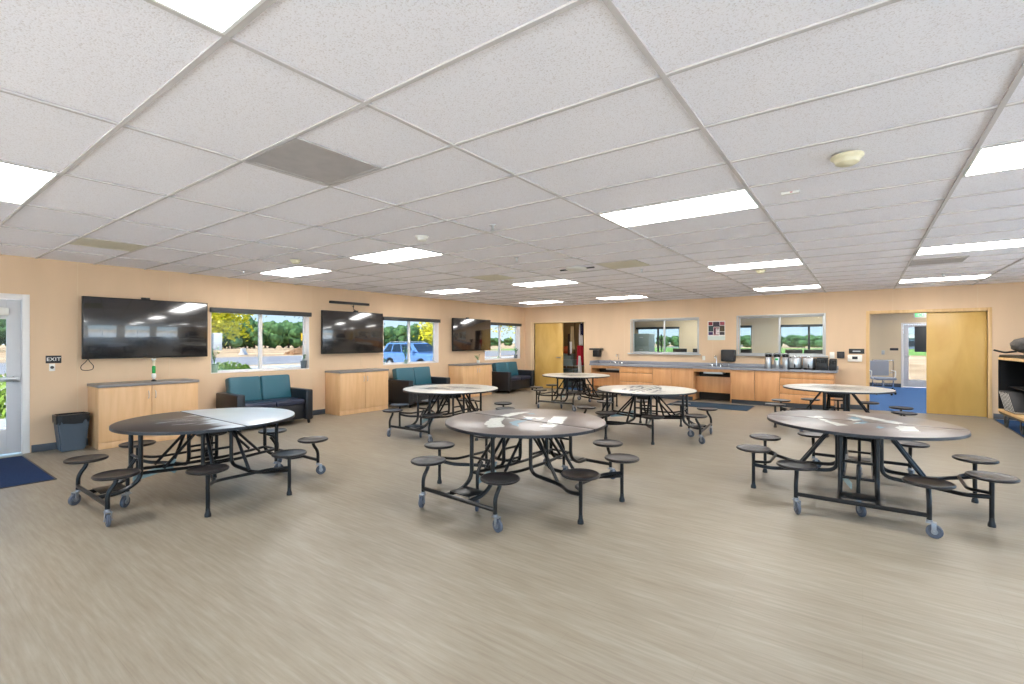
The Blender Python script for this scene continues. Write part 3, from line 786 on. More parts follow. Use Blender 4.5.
# ------------------------------------------------------------------ low cabinets
def cabinet(y0, y1, label, m=M_MAPLE):
    t = thing('storage_cabinet', label, 'cabinet', (LX+.012, y0, 0), 0, 'low maple storage cabinets'); w = y1-y0; D = .52
    b = MB(); b.box(0, D-.022, .0, w, .0, .855, bev=.002); b.box(D-.03, D-.006, 0, w, 0, .085, bev=.002)
    b.build('body', m, t)
    B(0, D+.012, -.012, w+.012, .855, .892, bev=.004).build('top', M_TOPG, t)
    for i, (a, c) in enumerate(((.004, w/2-.003), (w/2+.003, w-.004))):
        d = B(D-.021, D, a, c, .095, .848, bev=.002).build('door', m, t)
        yh = c-.04 if i == 0 else a+.04
        MB().tube([(D, yh, .66), (D+.028, yh, .675), (D+.028, yh, .755), (D, yh, .77)], .005, 8, .012).build('handle', M_STEEL, d)
    return t
cabinet(1.95, 3.18, 'low two-door maple cabinet beside the trash bin, under the first screen')
cabinet(5.73, 6.95, 'low two-door maple cabinet between two loveseats, under the middle screen')
cabinet(9.41, 10.63, 'low two-door maple cabinet under the farthest wall screen')
t = thing('glass_bottle', 'slim glass bottle with green band and white base on the first cabinet', 'bottle', (LX+.30, 2.66, .892))
MB().lathe([(.034, 0), (.036, .01), (.012, .03), (.012, .05)], 18).build('base', M_BLACK, t)
MB().lathe([(.012, .03), (.028, .06), (.03, .10), (.02, .12)], 18).build('bulb', M_WHITE, t)
lab(MB().lathe([(.02, .12), (.024, .13), (.024, .22), (.018, .235)], 18).build('band', M_GREEN, t), 'bright green section')
MB().lathe([(.018, .235), (.014, .27), (.02, .29), (.024, .31)], 18).build('neck', M_CREAM, t)
fl = MB()
for i in range(7):
    a = i*.9; fl.sphere((.02*math.cos(a), .02*math.sin(a), .325+.008*(i % 3)), .013, 1, noise=.1, seed=i)
fl.build('flower_head', M_PAPER, t)

# ------------------------------------------------------------------ loveseats
def loveseat(yc, label):
    t = thing('loveseat', label, 'sofa', (LX+.05, yc, 0), 0, 'teal and black loveseats'); w = .665
    b = MB(); b.box(.02, .74, -w+.13, w-.13, .09, .36, bev=.015); b.box(0, .12, -w+.05, w-.05, .09, .62, bev=.02)
    b.build('base', M_SOFAB, t)
    for s in (-1, 1):
        MB().box(.0, .80, *sorted((s*(w-.13), s*w)), .075, .62, bev=.022, seg=3).build('armrest', M_SOFAB, t)
        MB().box(.03, .765, *sorted((s*.004, s*(w-.135))), .355, .455, bev=.03, seg=3).build('seat_cushion', M_SEAT, t)
        Mx = Matrix.Translation((.12, 0, .43)) @ Matrix.Rotation(R(-10), 4, 'Y')
        MB().box(0, .17, *sorted((s*.004, s*(w-.12))), -.02, .43, bev=.035, seg=3, M=Mx).build('back_cushion', M_TEAL, t)
        for x in (.08, .74):
            c = MB(); c.box(x-.012, x+.012, s*(w-.06)-.02, s*(w-.06)+.02, .045, .08, bev=.003)
            c.lathe([(.03, -.012), (.032, -.006), (.032, .006), (.03, .012)], 14, (x+.012, s*(w-.06), .032), Matrix.Rotation(PI/2, 4, 'X'))
            c.build('caster', M_BLACK, t)
    return t
loveseat(4.29, 'teal-backed black loveseat under the first window, between two cabinets')
loveseat(7.94, 'teal-backed black loveseat under the window showing the blue car')
loveseat(11.68, 'teal-backed black loveseat in the far left corner')

# ------------------------------------------------------------------ bin, signs and mats on the left
t = thing('trash_bin', 'slate grey rectangular trash bin with a black liner by the entrance', 'trash can', (-8.82, 1.735, 0))
t.scale = (.9, .86, 1.0)
b = MB(); z0, z1 = 0, .48
for q in range(1):
    bt = bmesh.new()
    lo = [(-.11, -.15), (.11, -.15), (.11, .15), (-.11, .15)]; hi = [(-.15, -.20), (.15, -.20), (.15, .20), (-.15, .20)]
    A = [bt.verts.new((x, y, 0)) for x, y in lo]; Bv = [bt.verts.new((x, y, .48)) for x, y in hi]
    for i in range(4): bt.faces.new((A[i], A[(i+1) % 4], Bv[(i+1) % 4], Bv[i]))
    bt.faces.new(A[::-1]); bt.faces.new(Bv); bmesh.ops.bevel(bt, geom=bt.edges[:], offset=.018, segments=3, affect='EDGES')
    b._add(bt)
b.build('bucket', M_BIN, t)
b = MB(); N = 48; rnd = random.Random(2); rg = []
def rr(k, sx, sy):
    a = 2*PI*k/N; c, s_ = math.cos(a), math.sin(a); e = .35
    return (math.copysign(abs(c)**e, c)*sx, math.copysign(abs(s_)**e, s_)*sy)
drop = [rnd.uniform(.0, .055) for _ in range(N)]
for lvl, (sx, sy) in enumerate(((.120, .170), (.140, .190), (.161, .211), (.160, .209))):
    rg.append([b.bm.verts.new((*rr(k, sx+rnd.uniform(-.003, .003), sy+rnd.uniform(-.003, .003)), [.455, .50, .497, .425-drop[k]][lvl])) for k in range(N)])
for a, c in zip(rg, rg[1:]):
    for k in range(N): b.bm.faces.new((a[k], a[(k+1) % N], c[(k+1) % N], c[k]))
b.bm.faces.new(rg[0])
b.build('liner', M_BAG, t)
t = thing('exit_sign', 'small black EXIT sign with white letters beside the entrance door', 'sign', (LX, 1.59, 1.25))
B(0, .006, -.08, .08, -.052, .052, bev=.002).build('plate', M_SIGNK, t)
text_obj('EXIT', .066, M_PAPER, 'lettering', t, Matrix.Translation((.008, 0, 0)) @ TX)
t = thing('wall_plaque', 'small white plaque with a dark round symbol below the EXIT sign', 'sign', (LX, 1.575, 1.14))
B(0, .005, -.03, .03, -.05, .05, bev=.002).build('plate', M_WHITE, t)
q = MB(); q.lathe([(.020, 0), (.020, .002), (.012, .002), (.012, 0)], 20, (.005, 0, .0), Matrix.Rotation(PI/2, 4, 'Y')); q.lathe([(.006, 0), (.006, .003)], 12, (.005, 0, 0), Matrix.Rotation(PI/2, 4, 'Y'))
q.build('symbol', M_SIGNK, t)
def floormat(x0, x1, y0, y1, m, l, me=M_BLACK):
    t = thing('floor_mat', l, 'mat', ((x0+x1)/2, (y0+y1)/2, 0)); w, d = (x1-x0)/2, (y1-y0)/2
    B(-w, w, -d, d, .0, .006, bev=.002).build('border', me, t)
    B(-w+.02, w-.02, -d+.02, d-.02, .004, .010, bev=.002).build('pile', m, t)
floormat(-8.85, -7.05, .1, 1.27, M_MAT, 'navy floor mat in front of the entrance door at the left edge')
floormat(-3.78, -2.0, 11.30, 12.25, M_MATT, 'dark slate-blue floor mat in front of the counter sink')
floormat(2.02, 3.3, 10.4, 12.9, mat('blue_mat', rgb(48, 80, 126), .95, spec=.1, noise=((120, 120, 120), .25, 2)), 'bright blue floor mat under the rolling shelf cart at right')

# ------------------------------------------------------------------ counter along the back wall
CF = 12.47; CT = .862
def unit(name, label, x0, x1, build):
    t = thing(name, label, 'cabinet', (x0, CF, 0), 0, 'base cabinets of the counter'); build(t, x1-x0); return t
D_ = BY-CF-.012
def carc(t, w):
    b = MB(); b.box(.001, w-.001, .02, D_, .10, CT-.04, bev=.001); b.build('body', M_COUNTERW, t)
    B(.001, w-.001, .0185, .0199, .10, CT-.04).build('painted_gap_shade', M_RECSHADE, t, smooth=False)  # dark sheet painted as the shade between the fronts
    B(.0, w, .07, D_, 0, .10).build('toe_kick', M_BASEB, t)
def drawers(hs):
    def f(t, w):
        carc(t, w); z = .105
        for h in hs:
            d = B(.004, w-.004, 0, .02, z+.004, z+h-.004, bev=.0015).build('drawer', M_COUNTERW, t); z += h
    return f
def doors(n, top=0):
    def f(t, w):
        carc(t, w); zt = CT-.045-top
        for i in range(n):
            B(w/n*i+.004, w/n*(i+1)-.004, 0, .02, .107, zt-.002, bev=.0015).build('door', M_COUNTERW, t)
            if top: B(w/n*i+.004, w/n*(i+1)-.004, 0, .02, zt+.002, zt+top-.002, bev=.0015).build('drawer', M_COUNTERW, t)
    return f
def knee(t, w):
    b = MB(); b.box(0, w, 0, .02, CT-.115, CT-.04, bev=.001)
    b.box(-.0, .018, 0, D_, 0.02, CT-.115, bev=.001); b.box(w-.018, w, 0, D_, .02, CT-.115, bev=.001)
    b.build('apron', M_COUNTERW, t)
    B(.018, w-.018, .20, .22, .22, .62, bev=.002).build('modesty_panel', M_COUNTERW, t)
    B(.018, w-.018, D_-.02, D_, .0, CT-.05).build('back_panel', M_RECSHADE, t, smooth=False)
unit('knee_space_unit', 'open wooden knee space under the left counter sink', -6.32, -5.43, knee)
unit('drawer_cabinet', 'narrow counter drawer unit right of the left knee space', -5.43, -4.96, drawers([.30, .24, .17]))
unit('drawer_cabinet', 'counter drawer unit left of the plain tall door, second from the left sink', -4.96, -4.51, drawers([.30, .24, .17]))
unit('base_cabinet', 'single-door base cabinet in the middle of the counter, left one', -4.51, -4.02, doors(1))
unit('base_cabinet', 'single-door base cabinet just left of the right sink knee space', -4.02, -3.47, doors(1))
unit('knee_space_unit', 'open wooden knee space under the right counter sink, above the floor mat', -3.47, -2.57, knee)
unit('base_cabinet', 'two-door base cabinet right of the right sink knee space', -2.57, -1.54, doors(2))
unit('drawer_cabinet', 'wide four-drawer counter unit at the right end under the coffee urns', -1.54, -.50, drawers([.2, .2, .16, .15]))
t = thing('countertop', 'long grey laminate countertop along the back wall', 'countertop', (-6.36, CF, CT-.04))
W = 5.92
b = MB()
holes = [(.46, .92), (3.12, 3.58)]
x = 0
for h0, h1 in holes: b.box(x, h0, -.03, D_, 0, .04); b.box(h0, h1, -.03, .10, 0, .04); b.box(h0, h1, .44, D_, 0, .04); x = h1
b.box(x, W, -.03, D_, 0, .04)
b.build('slab', M_TOPG2, t, smooth=False)
B(.0, W, D_-.016, D_, .04, .13, bev=.003).build('backsplash', M_TOPG2, t)
B(.0, .016, .0, D_-.016, .04, .13, bev=.003).build('side_splash', M_TOPG2, t)
def sink(x, l):
    t = thing('sink', l, 'sink', (x, CF+.27, CT+.001))
    b = MB()
    b.box(-.245, .245, -.185, -.165, 0, .006, bev=.002); b.box(-.245, .245, .165, .21, 0, .006, bev=.002)
    b.box(-.245, -.225, -.165, .165, 0, .006, bev=.002); b.box(.225, .245, -.165, .165, 0, .006, bev=.002)
    b.box(-.226, -.222, -.165, .165, -.16, 0); b.box(.222, .226, -.165, .165, -.16, 0)
    b.box(-.226, .226, -.168, -.164, -.16, 0); b.box(-.226, .226, .164, .168, -.16, 0); b.box(-.226, .226, -.168, .168, -.164, -.16)
    b.build('basin', M_STEEL, t)
    f = MB(); f.tube([(0, .19, .006), (0, .19, .24), (0, .17, .275), (0, .06, .28), (0, .03, .25), (0, .03, .21)], .011, 10, .05); f.lathe([(.026, 0), (.024, .02), (.014, .03)], 16, (0, .19, .006))
    f.build('faucet', M_CHROME, t)
    for s in (-1, 1):
        h = MB(); h.lathe([(.022, 0), (.02, .03), (.012, .045)], 14, (s*.10, .19, .006)); h.tube([(s*.10, .19, .05), (s*.16, .15, .065)], .007, 8, 0)
        h.build('tap_handle', M_CHROME, t)
sink(-5.67, 'left stainless sink with tall faucet near the closet')
sink(-3.01, 'right stainless sink with tall faucet under the wall calendar')
for x, l in ((-5.93, 'small chrome soap dispenser at the left sink'), (-2.72, 'small chrome soap dispenser at the right sink')):
    t = thing('soap_pump', l, 'soap dispenser', (x, CF+.47, CT+.001)); MB().lathe([(.02, 0), (.02, .02), (.008, .03), (.008, .10)], 14).build('stem', M_CHROME, t)
    MB().tube([(0, 0, .095), (0, -.02, .115), (0, -.07, .105)], .006, 8, .01).build('spout', M_CHROME, t)
# towel dispensers
t = thing('paper_towel_dispenser', 'black paper towel dispenser with wide top above the left end of the counter', 'dispenser', (-6.36, BY, 1.05))
B(-.10, .10, -.20, 0, 0, .20, bev=.02).build('cover', M_BLACK, t)
B(-.20, .16, -.22, -.0, .205, .255, bev=.006).build('top_shelf', M_SHADE, t)
t = thing('paper_towel_dispenser', 'dark paper towel dispenser on the wall left of the right office window', 'dispenser', (-2.73, BY, 1.0))
B(-.16, .16, -.21, 0, 0, .30, bev=.03, seg=3).build('cover', M_SIGNK, t)
B(-.13, .13, -.215, -.20, .03, .06, bev=.003).build('slot', M_BLACK, t)
# calendar with pictures
t = thing('wall_calendar', 'picture calendar with dark red photo collage and pale strip between the office windows', 'calendar', (-3.04, BY, 1.54))
B(-.21, .21, -.012, 0, 0, .49, bev=.002).build('board', M_PAPER, t)
rnd = random.Random(5); cols = [rgb(120, 30, 40), rgb(60, 50, 60), rgb(150, 70, 80), rgb(40, 60, 60), rgb(90, 40, 60), rgb(200, 190, 190), rgb(70, 60, 40), rgb(60, 40, 90)]
i = 0
for gx, gw, gz, gh in ((-.19, .10, .38, .09), (-.08, .16, .34, .13), (.09, .11, .38, .09), (-.19, .12, .22, .15), (-.06, .05, .15, .17), (.0, .07, .17, .15), (.08, .12, .22, .15), (-.19, .11, .13, .08), (-.07, .13, .125, .02), (.08, .12, .13, .08), (-.06, .13, .30, .03)):
    B(gx, gx+gw, -.0145, -.012, gz, gz+gh).build('picture', mat('picture_%d' % (i % 8), cols[i % 8], .5, noise=((25, 25, 25), .5, 2)), t, smooth=False); i += 1
B(-.21, .21, -.016, -.012, .0, .10).build('bottom_strip', mat('pale_mint', rgb(206, 216, 206), .5), t, smooth=False)
# wall controls
t = thing('light_switch', 'white switch plate right of the coffee urns', 'switch', (-.56, BY, 1.19)); B(-.045, .045, -.007, 0, -.07, .07, bev=.003).build('plate', M_WHITE, t)
for s in (-1, 1): B(s*.02-.006, s*.02+.006, -.014, -.006, -.014, .014, bev=.002).build('toggle', M_WHITE, t)
t = thing('fire_alarm_box', 'small black control box between the switch and the thermostat', 'control box', (-.40, BY, 1.20)); B(-.07, .07, -.04, 0, -.075, .075, bev=.008).build('case', M_SIGNK, t)
B(-.03, .03, -.044, -.039, -.04, .04, bev=.003).build('button', M_SHADE, t)
t = thing('thermostat', 'white thermostat with a small display below the black plaque', 'thermostat', (-.14, BY, 1.13)); B(-.13, .13, -.035, 0, -.075, .075, bev=.01).build('case', M_WHITE, t)
B(-.05, .05, -.038, -.034, -.02, .04, bev=.002).build('display', M_SIGNK, t)
t = thing('wall_plaque', 'black rectangular plaque on the wall above the white thermostat', 'sign', (-.11, BY, 1.285)); B(-.14, .14, -.008, 0, -.055, .055, bev=.003).build('plate', M_SIGNK, t)
B(-.07, .07, -.0105, -.008, -.012, .012).build('lettering', M_ALU, t, smooth=False)
t = thing('wall_outlet', 'white outlet plate above the counter left of the right sink', 'outlet', (-3.35, BY, 1.07)); B(-.035, .035, -.006, 0, -.055, .055, bev=.003).build('plate', M_WHITE, t)
for s in (-1, 1): B(-.012, .012, -.008, -.005, s*.022-.012, s*.022+.012, bev=.001).build('socket', M_CREAM, t)

# coffee things
def airpot(x, l):
    t = thing('airpot', l, 'coffee airpot', (x, 12.72, CT+.001), 0, 'steel airpots on the counter')
    MB().lathe([(.066, 0), (.068, .005), (.068, .26), (.06, .275)], 24).build('body', M_STEEL, t)
    MB().lathe([(.062, .27), (.066, .285), (.062, .33), (.045, .345)], 24).build('lid', M_BLACK, t)
    MB().box(-.013, .013, -.125, -.05, .30, .325, bev=.005).build('spout', M_BLACK, t)
    MB().tube([(-.066, 0, .30), (-.075, 0, .35), (0, 0, .375), (.075, 0, .35), (.066, 0, .30)], .006, 8, .03).build('handle', M_BLACK, t)
    return t
airpot(-1.80, 'steel airpot with black lid, leftmost on the counter')
t = airpot(-1.62, 'steel airpot with a green tag on its black lid')
lab(MB().box(-.03, .03, -.072, -.064, .20, .245, bev=.002).build('tag', M_EXITG if 0 else M_GREEN, t), 'small green tag')
airpot(-1.445, 'steel airpot with black lid, right one beside the coffee urn')
def urn(x, l):
    t = thing('coffee_urn', l, 'coffee urn', (x, 12.75, CT+.001), 0, 'steel coffee urns on the counter')
    MB().lathe([(.12, 0), (.12, .03), (.11, .04)], 28).build('base', M_BLACK, t)
    MB().lathe([(.125, .04), (.128, .05), (.128, .25), (.12, .265)], 28).build('tank', M_STEEL, t)
    MB().lathe([(.125, .262), (.11, .285), (.03, .292), (.02, .31)], 28).build('lid', M_CHROME, t)
    s = MB(); s.box(-.015, .015, -.17, -.125, .07, .095, bev=.004); s.box(-.01, .01, -.165, -.145, .045, .13, bev=.004)
    s.build('spigot', M_BLACK, t)
urn(-1.25, 'round steel coffee urn with black spigot, left of two')
urn(-.98, 'round steel coffee urn with black spigot, right of two')
def caddy(x0, x1, y0, y1, h, l):
    t = thing('countertop_organizer', l, 'organizer', ((x0+x1)/2, (y0+y1)/2, CT+.001)); w, d = (x1-x0)/2, (y1-y0)/2
    b = MB(); b.box(-w, w, d-.01, d, 0, h, bev=.002); b.box(-w, -w+.01, -d, d-.01, 0, h*.9, bev=.002); b.box(w-.01, w, -d, d-.01, 0, h*.9, bev=.002); b.box(-w+.01, w-.01, -d, d-.01, 0, .012, bev=.002)
    b.box(-w+.01, w-.01, -d, -d+.008, .012, h*.62, bev=.002)
    b.build('frame', M_BLACK, t)
    n = 3
    for i in range(1, n): B(-w+2*w*i/n-.004, -w+2*w*i/n+.004, -d+.009, d-.01, .012, h*.8, bev=.001).build('divider', M_BLACK, t)
    cps = MB()
    for i in range(n): cps.lathe([(.026, .012), (.034, h*.9)], 14, (-w+2*w*(i+.5)/n, 0, 0))
    cps.build('cup_stack', M_SHADE, t)
caddy(-.84, -.62, 12.62, 12.86, .27, 'black cup and condiment organizer beside the right coffee urn')
caddy(-.60, -.46, 12.6, 12.84, .25, 'narrow black organizer at the right end of the counter')

# ------------------------------------------------------------------ closet contents
t = thing('shelving_unit', 'metal shelving unit inside the closet holding boxes', 'shelf', (-7.74, 13.95, 0))
for z in (.38, .73):
    B(-.38, .38, -.25, .25, z-.025, z, bev=.003).build('shelf_board', M_ALU, t)
for x in (-.37, .37):
    for y in (-.24, .24): B(x-.015, x+.015, y-.015, y+.015, 0, .73, bev=.002).build('post', M_ALU, t)
def bx(name, l, x, y, z, w, d, h, m, cat='box'):
    t = thing(name, l, cat, (x, y, z)); B(-w/2, w/2, -d/2, d/2, 0, h, bev=.008).build('body', m, t)
    B(-w/2-.008, w/2+.008, -d/2-.008, d/2+.008, h, h+.02, bev=.004).build('lid', M_ALU if m is not M_ALU else M_BOXD, t)
bx('storage_box', 'pale grey-green box standing directly on the closet shelf', -7.83, 13.9, .731, .40, .34, .17, M_BOXG)
bx('storage_box', 'dark grey-green tub on the lower closet shelf', -7.72, 13.9, .381, .5, .36, .22, M_BOXD)
bx('storage_box', 'pale box under the orange ball in the closet', -7.88, 13.9, .922, .34, .34, .16, M_BOXG)
bx('storage_box', 'dark tub on the closet floor under the shelving', -7.7, 13.9, 0, .5, .4, .28, M_BOXD)
t = thing('basketball', 'orange ball on top of the closet boxes', 'ball', (-7.93, 13.85, 1.103)); MB().sphere((0, 0, .13), .13, 3).build('ball_skin', M_ORANGE, t)
sm = MB()
for M_ in (Matrix.Identity(4), Matrix.Rotation(PI/2, 4, 'X'), Matrix.Rotation(PI/2, 4, 'Y')):
    pts = [(M_ @ Vector((.1305*math.cos(a), .1305*math.sin(a), 0)))+Vector((0, 0, .13)) for a in [2*PI*k/32 for k in range(33)]]
    sm.tube(pts, .0025, 5, 0, caps=False)
sm.build('seam', M_BLACK, t)
def drape(par, name, x0, x1, y, z0, z1, m, ph=0, amp=.035, thick=.006, taper=0):
    b = MB(); nx, nz = 18, 10; g_ = []
    for j in range(nz+1):
        row = []
        for i in range(nx+1):
            u = i/nx; v = j/nz; xc = (x0+x1)/2+((x0+(x1-x0)*u)-(x0+x1)/2)*(1-taper*v)
            row.append(b.bm.verts.new((xc, y+amp*math.sin(u*14+ph+v*1.5), z0+(z1-z0)*v)))
        g_.append(row)
    for j in range(nz):
        for i in range(nx): b.bm.faces.new((g_[j][i], g_[j][i+1], g_[j+1][i+1], g_[j+1][i]))
    o = b.build(name, m, par); md = o.modifiers.new('thickness', 'SOLIDIFY'); md.thickness = thick; return o
t = thing('flag', 'red, white and blue flag hanging from a pole in the closet', 'flag', (-7.22, 13.5, 0))
MB().tube([(.02, .05, 0), (.02, .05, 2.25)], .013, 10, 0).build('pole', M_ALU, t)
drape(t, 'flag_cloth', -.13, .10, 0, .75, 1.38, M_RED, 0, .04)
drape(t, 'white_stripe', -.07, .09, -.05, .5, 1.05, M_WCLOTH, 1, .03, taper=.6)
drape(t, 'white_field', -.05, .11, .0, 1.38, 2.05, M_WCLOTH, 2, .03, taper=.4)
drape(t, 'blue_field', .02, .12, -.03, 1.7, 2.08, M_BCLOTH, 2, .02)
t = thing('flag', 'tan and brown rolled flags leaning in the closet', 'flag', (-7.58, 13.55, 0))
MB().tube([(.06, .05, .0), (.08, .12, 2.1)], .012, 8, 0).build('pole', M_BRNC, t)
drape(t, 'tan_cloth', -.04, .12, 0, 1.25, 2.0, M_TANC, 0, .03, taper=.3)
drape(t, 'brown_cloth', -.16, -.03, .04, 1.05, 1.75, M_BRNC, 1, .03, taper=.5)
drape(t, 'cream_cloth', .0, .06, -.05, 1.1, 1.5, M_WCLOTH, 1, .02, taper=-.3)

# ------------------------------------------------------------------ office beyond the back wall
def desk(x0, x1, y0, y1, l):
    t = thing('office_desk', l, 'desk', ((x0+x1)/2, (y0+y1)/2, 0)); w, d = (x1-x0)/2, (y1-y0)/2
    B(-w, w, -d, d, .71, .75, bev=.004).build('desk_top', M_MAPLE, t)
    for s in (-1, 1): B(s*(w-.02)-.02, s*(w-.02)+.02, -d+.02, d-.02, 0, .71, bev=.003).build('side_panel', M_MAPLE, t)
desk(-3.2, -.7, 14.6, 15.4, 'office desk behind the right interior window')
desk(-5.0, -3.7, 14.6, 15.4, 'office desk behind the left interior window')
def monitor(x, w, l, y=15.0):
    t = thing('computer_monitor', l, 'monitor', (x, y, .75), 0, 'black office monitors seen from behind')
    B(-w/2, w/2, -.015, .02, .20, .54, bev=.006).build('panel', M_BLACK, t)
    B(-.11, .11, -.09, .09, 0, .012, bev=.003).build('base', M_BLACK, t); B(-.02, .02, -.012, .012, .012, .25, bev=.003).build('stand', M_BLACK, t)
monitor(-1.51, .40, 'black monitor behind the right window, left of the dark mullion')
monitor(-1.04, .46, 'black monitor behind the right window, farthest right')
monitor(-2.70, .32, 'black monitor at the left edge of the right interior window')
monitor(-4.56, .42, 'black monitor in the middle of the left interior window')
monitor(-4.04, .26, 'small black monitor at the right edge of the left interior window')
t = thing('printer', 'white printer behind the right interior window', 'printer', (-2.25, 14.95, .75)); B(-.26, .26, -.2, .2, 0, .36, bev=.03).build('body', M_CREAM, t); B(-.2, .2, -.22, -.19, .12, .16, bev=.005).build('tray', M_SHADE, t)
t = thing('filing_cabinet', 'tall grey cabinet behind the left interior window', 'cabinet', (-6.15, 16.2, 0)); B(-.27, .27, -.28, .28, 0, 1.78, bev=.008).build('body', M_GREYC, t)
for i in range(4):
    d = B(-.25, .25, -.30, -.28, .06+i*.43, .46+i*.43, bev=.004).build('drawer', M_GREYC, t); B(-.06, .06, -.315, -.30, .35+i*.43, .37+i*.43, bev=.003).build('handle', M_STEEL, d)
t = thing('coat_stand', 'dark coat stand beside the tall grey cabinet', 'coat stand', (-5.55, 16.2, 0))
MB().tube([(0, 0, .02), (0, 0, 1.75)], .02, 10, 0).build('pole', M_BLACK, t)
MB().lathe([(.2, 0), (.2, .02), (.03, .04)], 20).build('base', M_BLACK, t)
for a in range(4): MB().tube([(0, 0, 1.5), (.12*math.cos(a*PI/2), .12*math.sin(a*PI/2), 1.55), (.15*math.cos(a*PI/2), .15*math.sin(a*PI/2), 1.65)], .01, 8, .03).build('hook', M_BLACK, t)
# mesh chair seen through the opening
t = thing('office_chair', 'grey mesh office chair with chrome base beyond the sliding door', 'chair', (.47, 17.2, 0), R(20))
MB().box(-.24, .24, -.24, .24, .42, .49, bev=.03, seg=3).build('seat', M_MESH, t)
MB().box(-.23, .23, .22, .26, .52, .95, bev=.018, seg=3).build('backrest', M_MESH, t)
MB().tube([(0, 0, .09), (0, 0, .42)], .028, 12, 0).build('column', M_CHROME, t)
for k in range(5):
    a = 2*PI*k/5; l_ = MB().tube([(0, 0, .10), (.29*math.cos(a), .29*math.sin(a), .07)], .018, 8, 0, radii=(.026, .014)).build('base_leg', M_CHROME, t)
    MB().lathe([(.026, -.02), (.03, -.01), (.03, .01), (.026, .02)], 12, (.29*math.cos(a), .29*math.sin(a), .03), Matrix.Rotation(PI/2, 4, 'X')).build('castor', M_BLACK, l_)
for s in (-1, 1): MB().tube([(s*.22, .0, .44), (s*.29, .0, .5), (s*.29, -.02, .66), (s*.28, .2, .68)], .016, 8, .04).build('armrest', M_WHITE, t)
t = thing('wire_cart', 'chrome wire cart behind the mesh chair in the office', 'cart', (.50, 18.6, 0))
b = MB()
for x in (-.25, .25):
    for y in (-.2, .2): b.tube([(x, y, .08), (x, y, .95)], .01, 8, 0)
b.build('posts', M_CHROME, t)
for z in (.2, .55, .93):
    b = MB()
    for i in range(9): b.tube([(-.25+i*.0625, -.2, z), (-.25+i*.0625, .2, z)], .004, 6, 0)
    for y in (-.2, .2): b.tube([(-.25, y, z), (.25, y, z)], .006, 6, 0)
    b.build('wire_shelf', M_CHROME, t)
for x in (-.25, .25):
    for y in (-.2, .2): MB().lathe([(.036, -.012), (.04, -.005), (.04, .005), (.036, .012)], 14, (x, y, .04), Matrix.Rotation(PI/2, 4, 'X')).build('wheel', M_BLACK, t)
t = thing('exit_sign', 'green lit exit sign hanging in the office beyond the opening', 'sign', (1.47, 19.4, 2.24))
B(-.19, .19, -.02, .02, 0, .16, bev=.004).build('case', M_WHITE, t)
text_obj('EXIT', .15, M_EXITG, 'lettering', t, Matrix.Translation((.0, -.022, .08)) @ TY)
MB().tube([(0, 0, .16), (0, 0, CZ-2.24)], .01, 8, 0).build('hanger', M_WHITE, t)
t = thing('wall_plaque', 'small dark sign on the far office wall left of the glass door', 'sign', (.84, OY, 1.25)); B(-.11, .11, -.008, 0, -.04, .04, bev=.002).build('plate', M_SIGNK, t)
t = thing('light_switch', 'small switch on the far office wall left of the dark sign', 'switch', (.55, OY, 1.14)); B(-.04, .04, -.008, 0, -.07, .07, bev=.003).build('plate', M_ALU, t)

# ------------------------------------------------------------------ rolling shelf cart at right
t = thing('shelf_cart', 'black rolling cart with wood-edged shelves at the right edge of the photo', 'cart', (1.93, 11.9, 0), R(3))
W_, L_, Z0, Z1 = .62, 1.55, .24, 1.27
def rrect(u0, u1, v0, v1, r, n=6):
    P = []
    for cx, cy, a0 in ((u1-r, v1-r, 0), (u0+r, v1-r, PI/2), (u0+r, v0+r, PI), (u1-r, v0+r, 1.5*PI)):
        for k in range(n+1): P.append((cx+r*math.cos(a0+PI/2*k/n), cy+r*math.sin(a0+PI/2*k/n)))
    return P
outer = rrect(-L_, 0, Z0, Z1, .12); inner = rrect(-L_+.03, -.03, Z0+.03, Z1-.03, .10)
b = MB(); n_ = len(outer)
rings = [[b.bm.verts.new((x, p[0], p[1])) for p in ps] for x, ps in ((0, inner), (0, outer), (W_, outer), (W_, inner))]
for i in range(n_):
    j = (i+1) % n_
    for a, c in ((0, 1), (1, 2), (2, 3), (3, 0)): b.bm.faces.new((rings[a][i], rings[a][j], rings[c][j], rings[c][i]))
b.build('shell', M_BLACK, t)
B(W_-.03, W_-.01, -L_+.02, -.02, Z0+.03, Z1-.03).build('back_panel', M_BLACK, t, smooth=False)
for z in (Z1-.09, Z0+.035): B(-.012, W_-.03, -L_+.05, -.045, z, z+.045, bev=.006).build('shelf_board', M_TRIMO, t)
B(.12, W_-.03, -L_+.03, -.03, .70, .72, bev=.002).build('inner_shelf', M_BLACK, t)
for x in (.08, W_-.08):
    for y in (-.12, -L_+.12, -.95 if x < .3 else -.12):
        if y == -.12 and x > .3 and y != -.12: continue
        c = MB(); c.box(x-.03, x+.03, y-.03, y+.03, .225, .245, bev=.003); c.box(x-.028, x-.02, y-.02, y+.03, .08, .23, bev=.002); c.box(x+.02, x+.028, y-.02, y+.03, .08, .23, bev=.002)
        o = c.build('caster', M_BLACK, t)
        MB().lathe([(.07, -.015), (.078, -.008), (.078, .008), (.07, .015)], 20, (x, y+.01, .078), Matrix.Rotation(PI/2, 4, 'Y')).build('wheel', M_SHADE, o)
CARTM = Matrix.Translation((1.93, 11.9, 0)) @ Matrix.Rotation(R(3), 4, 'Z')
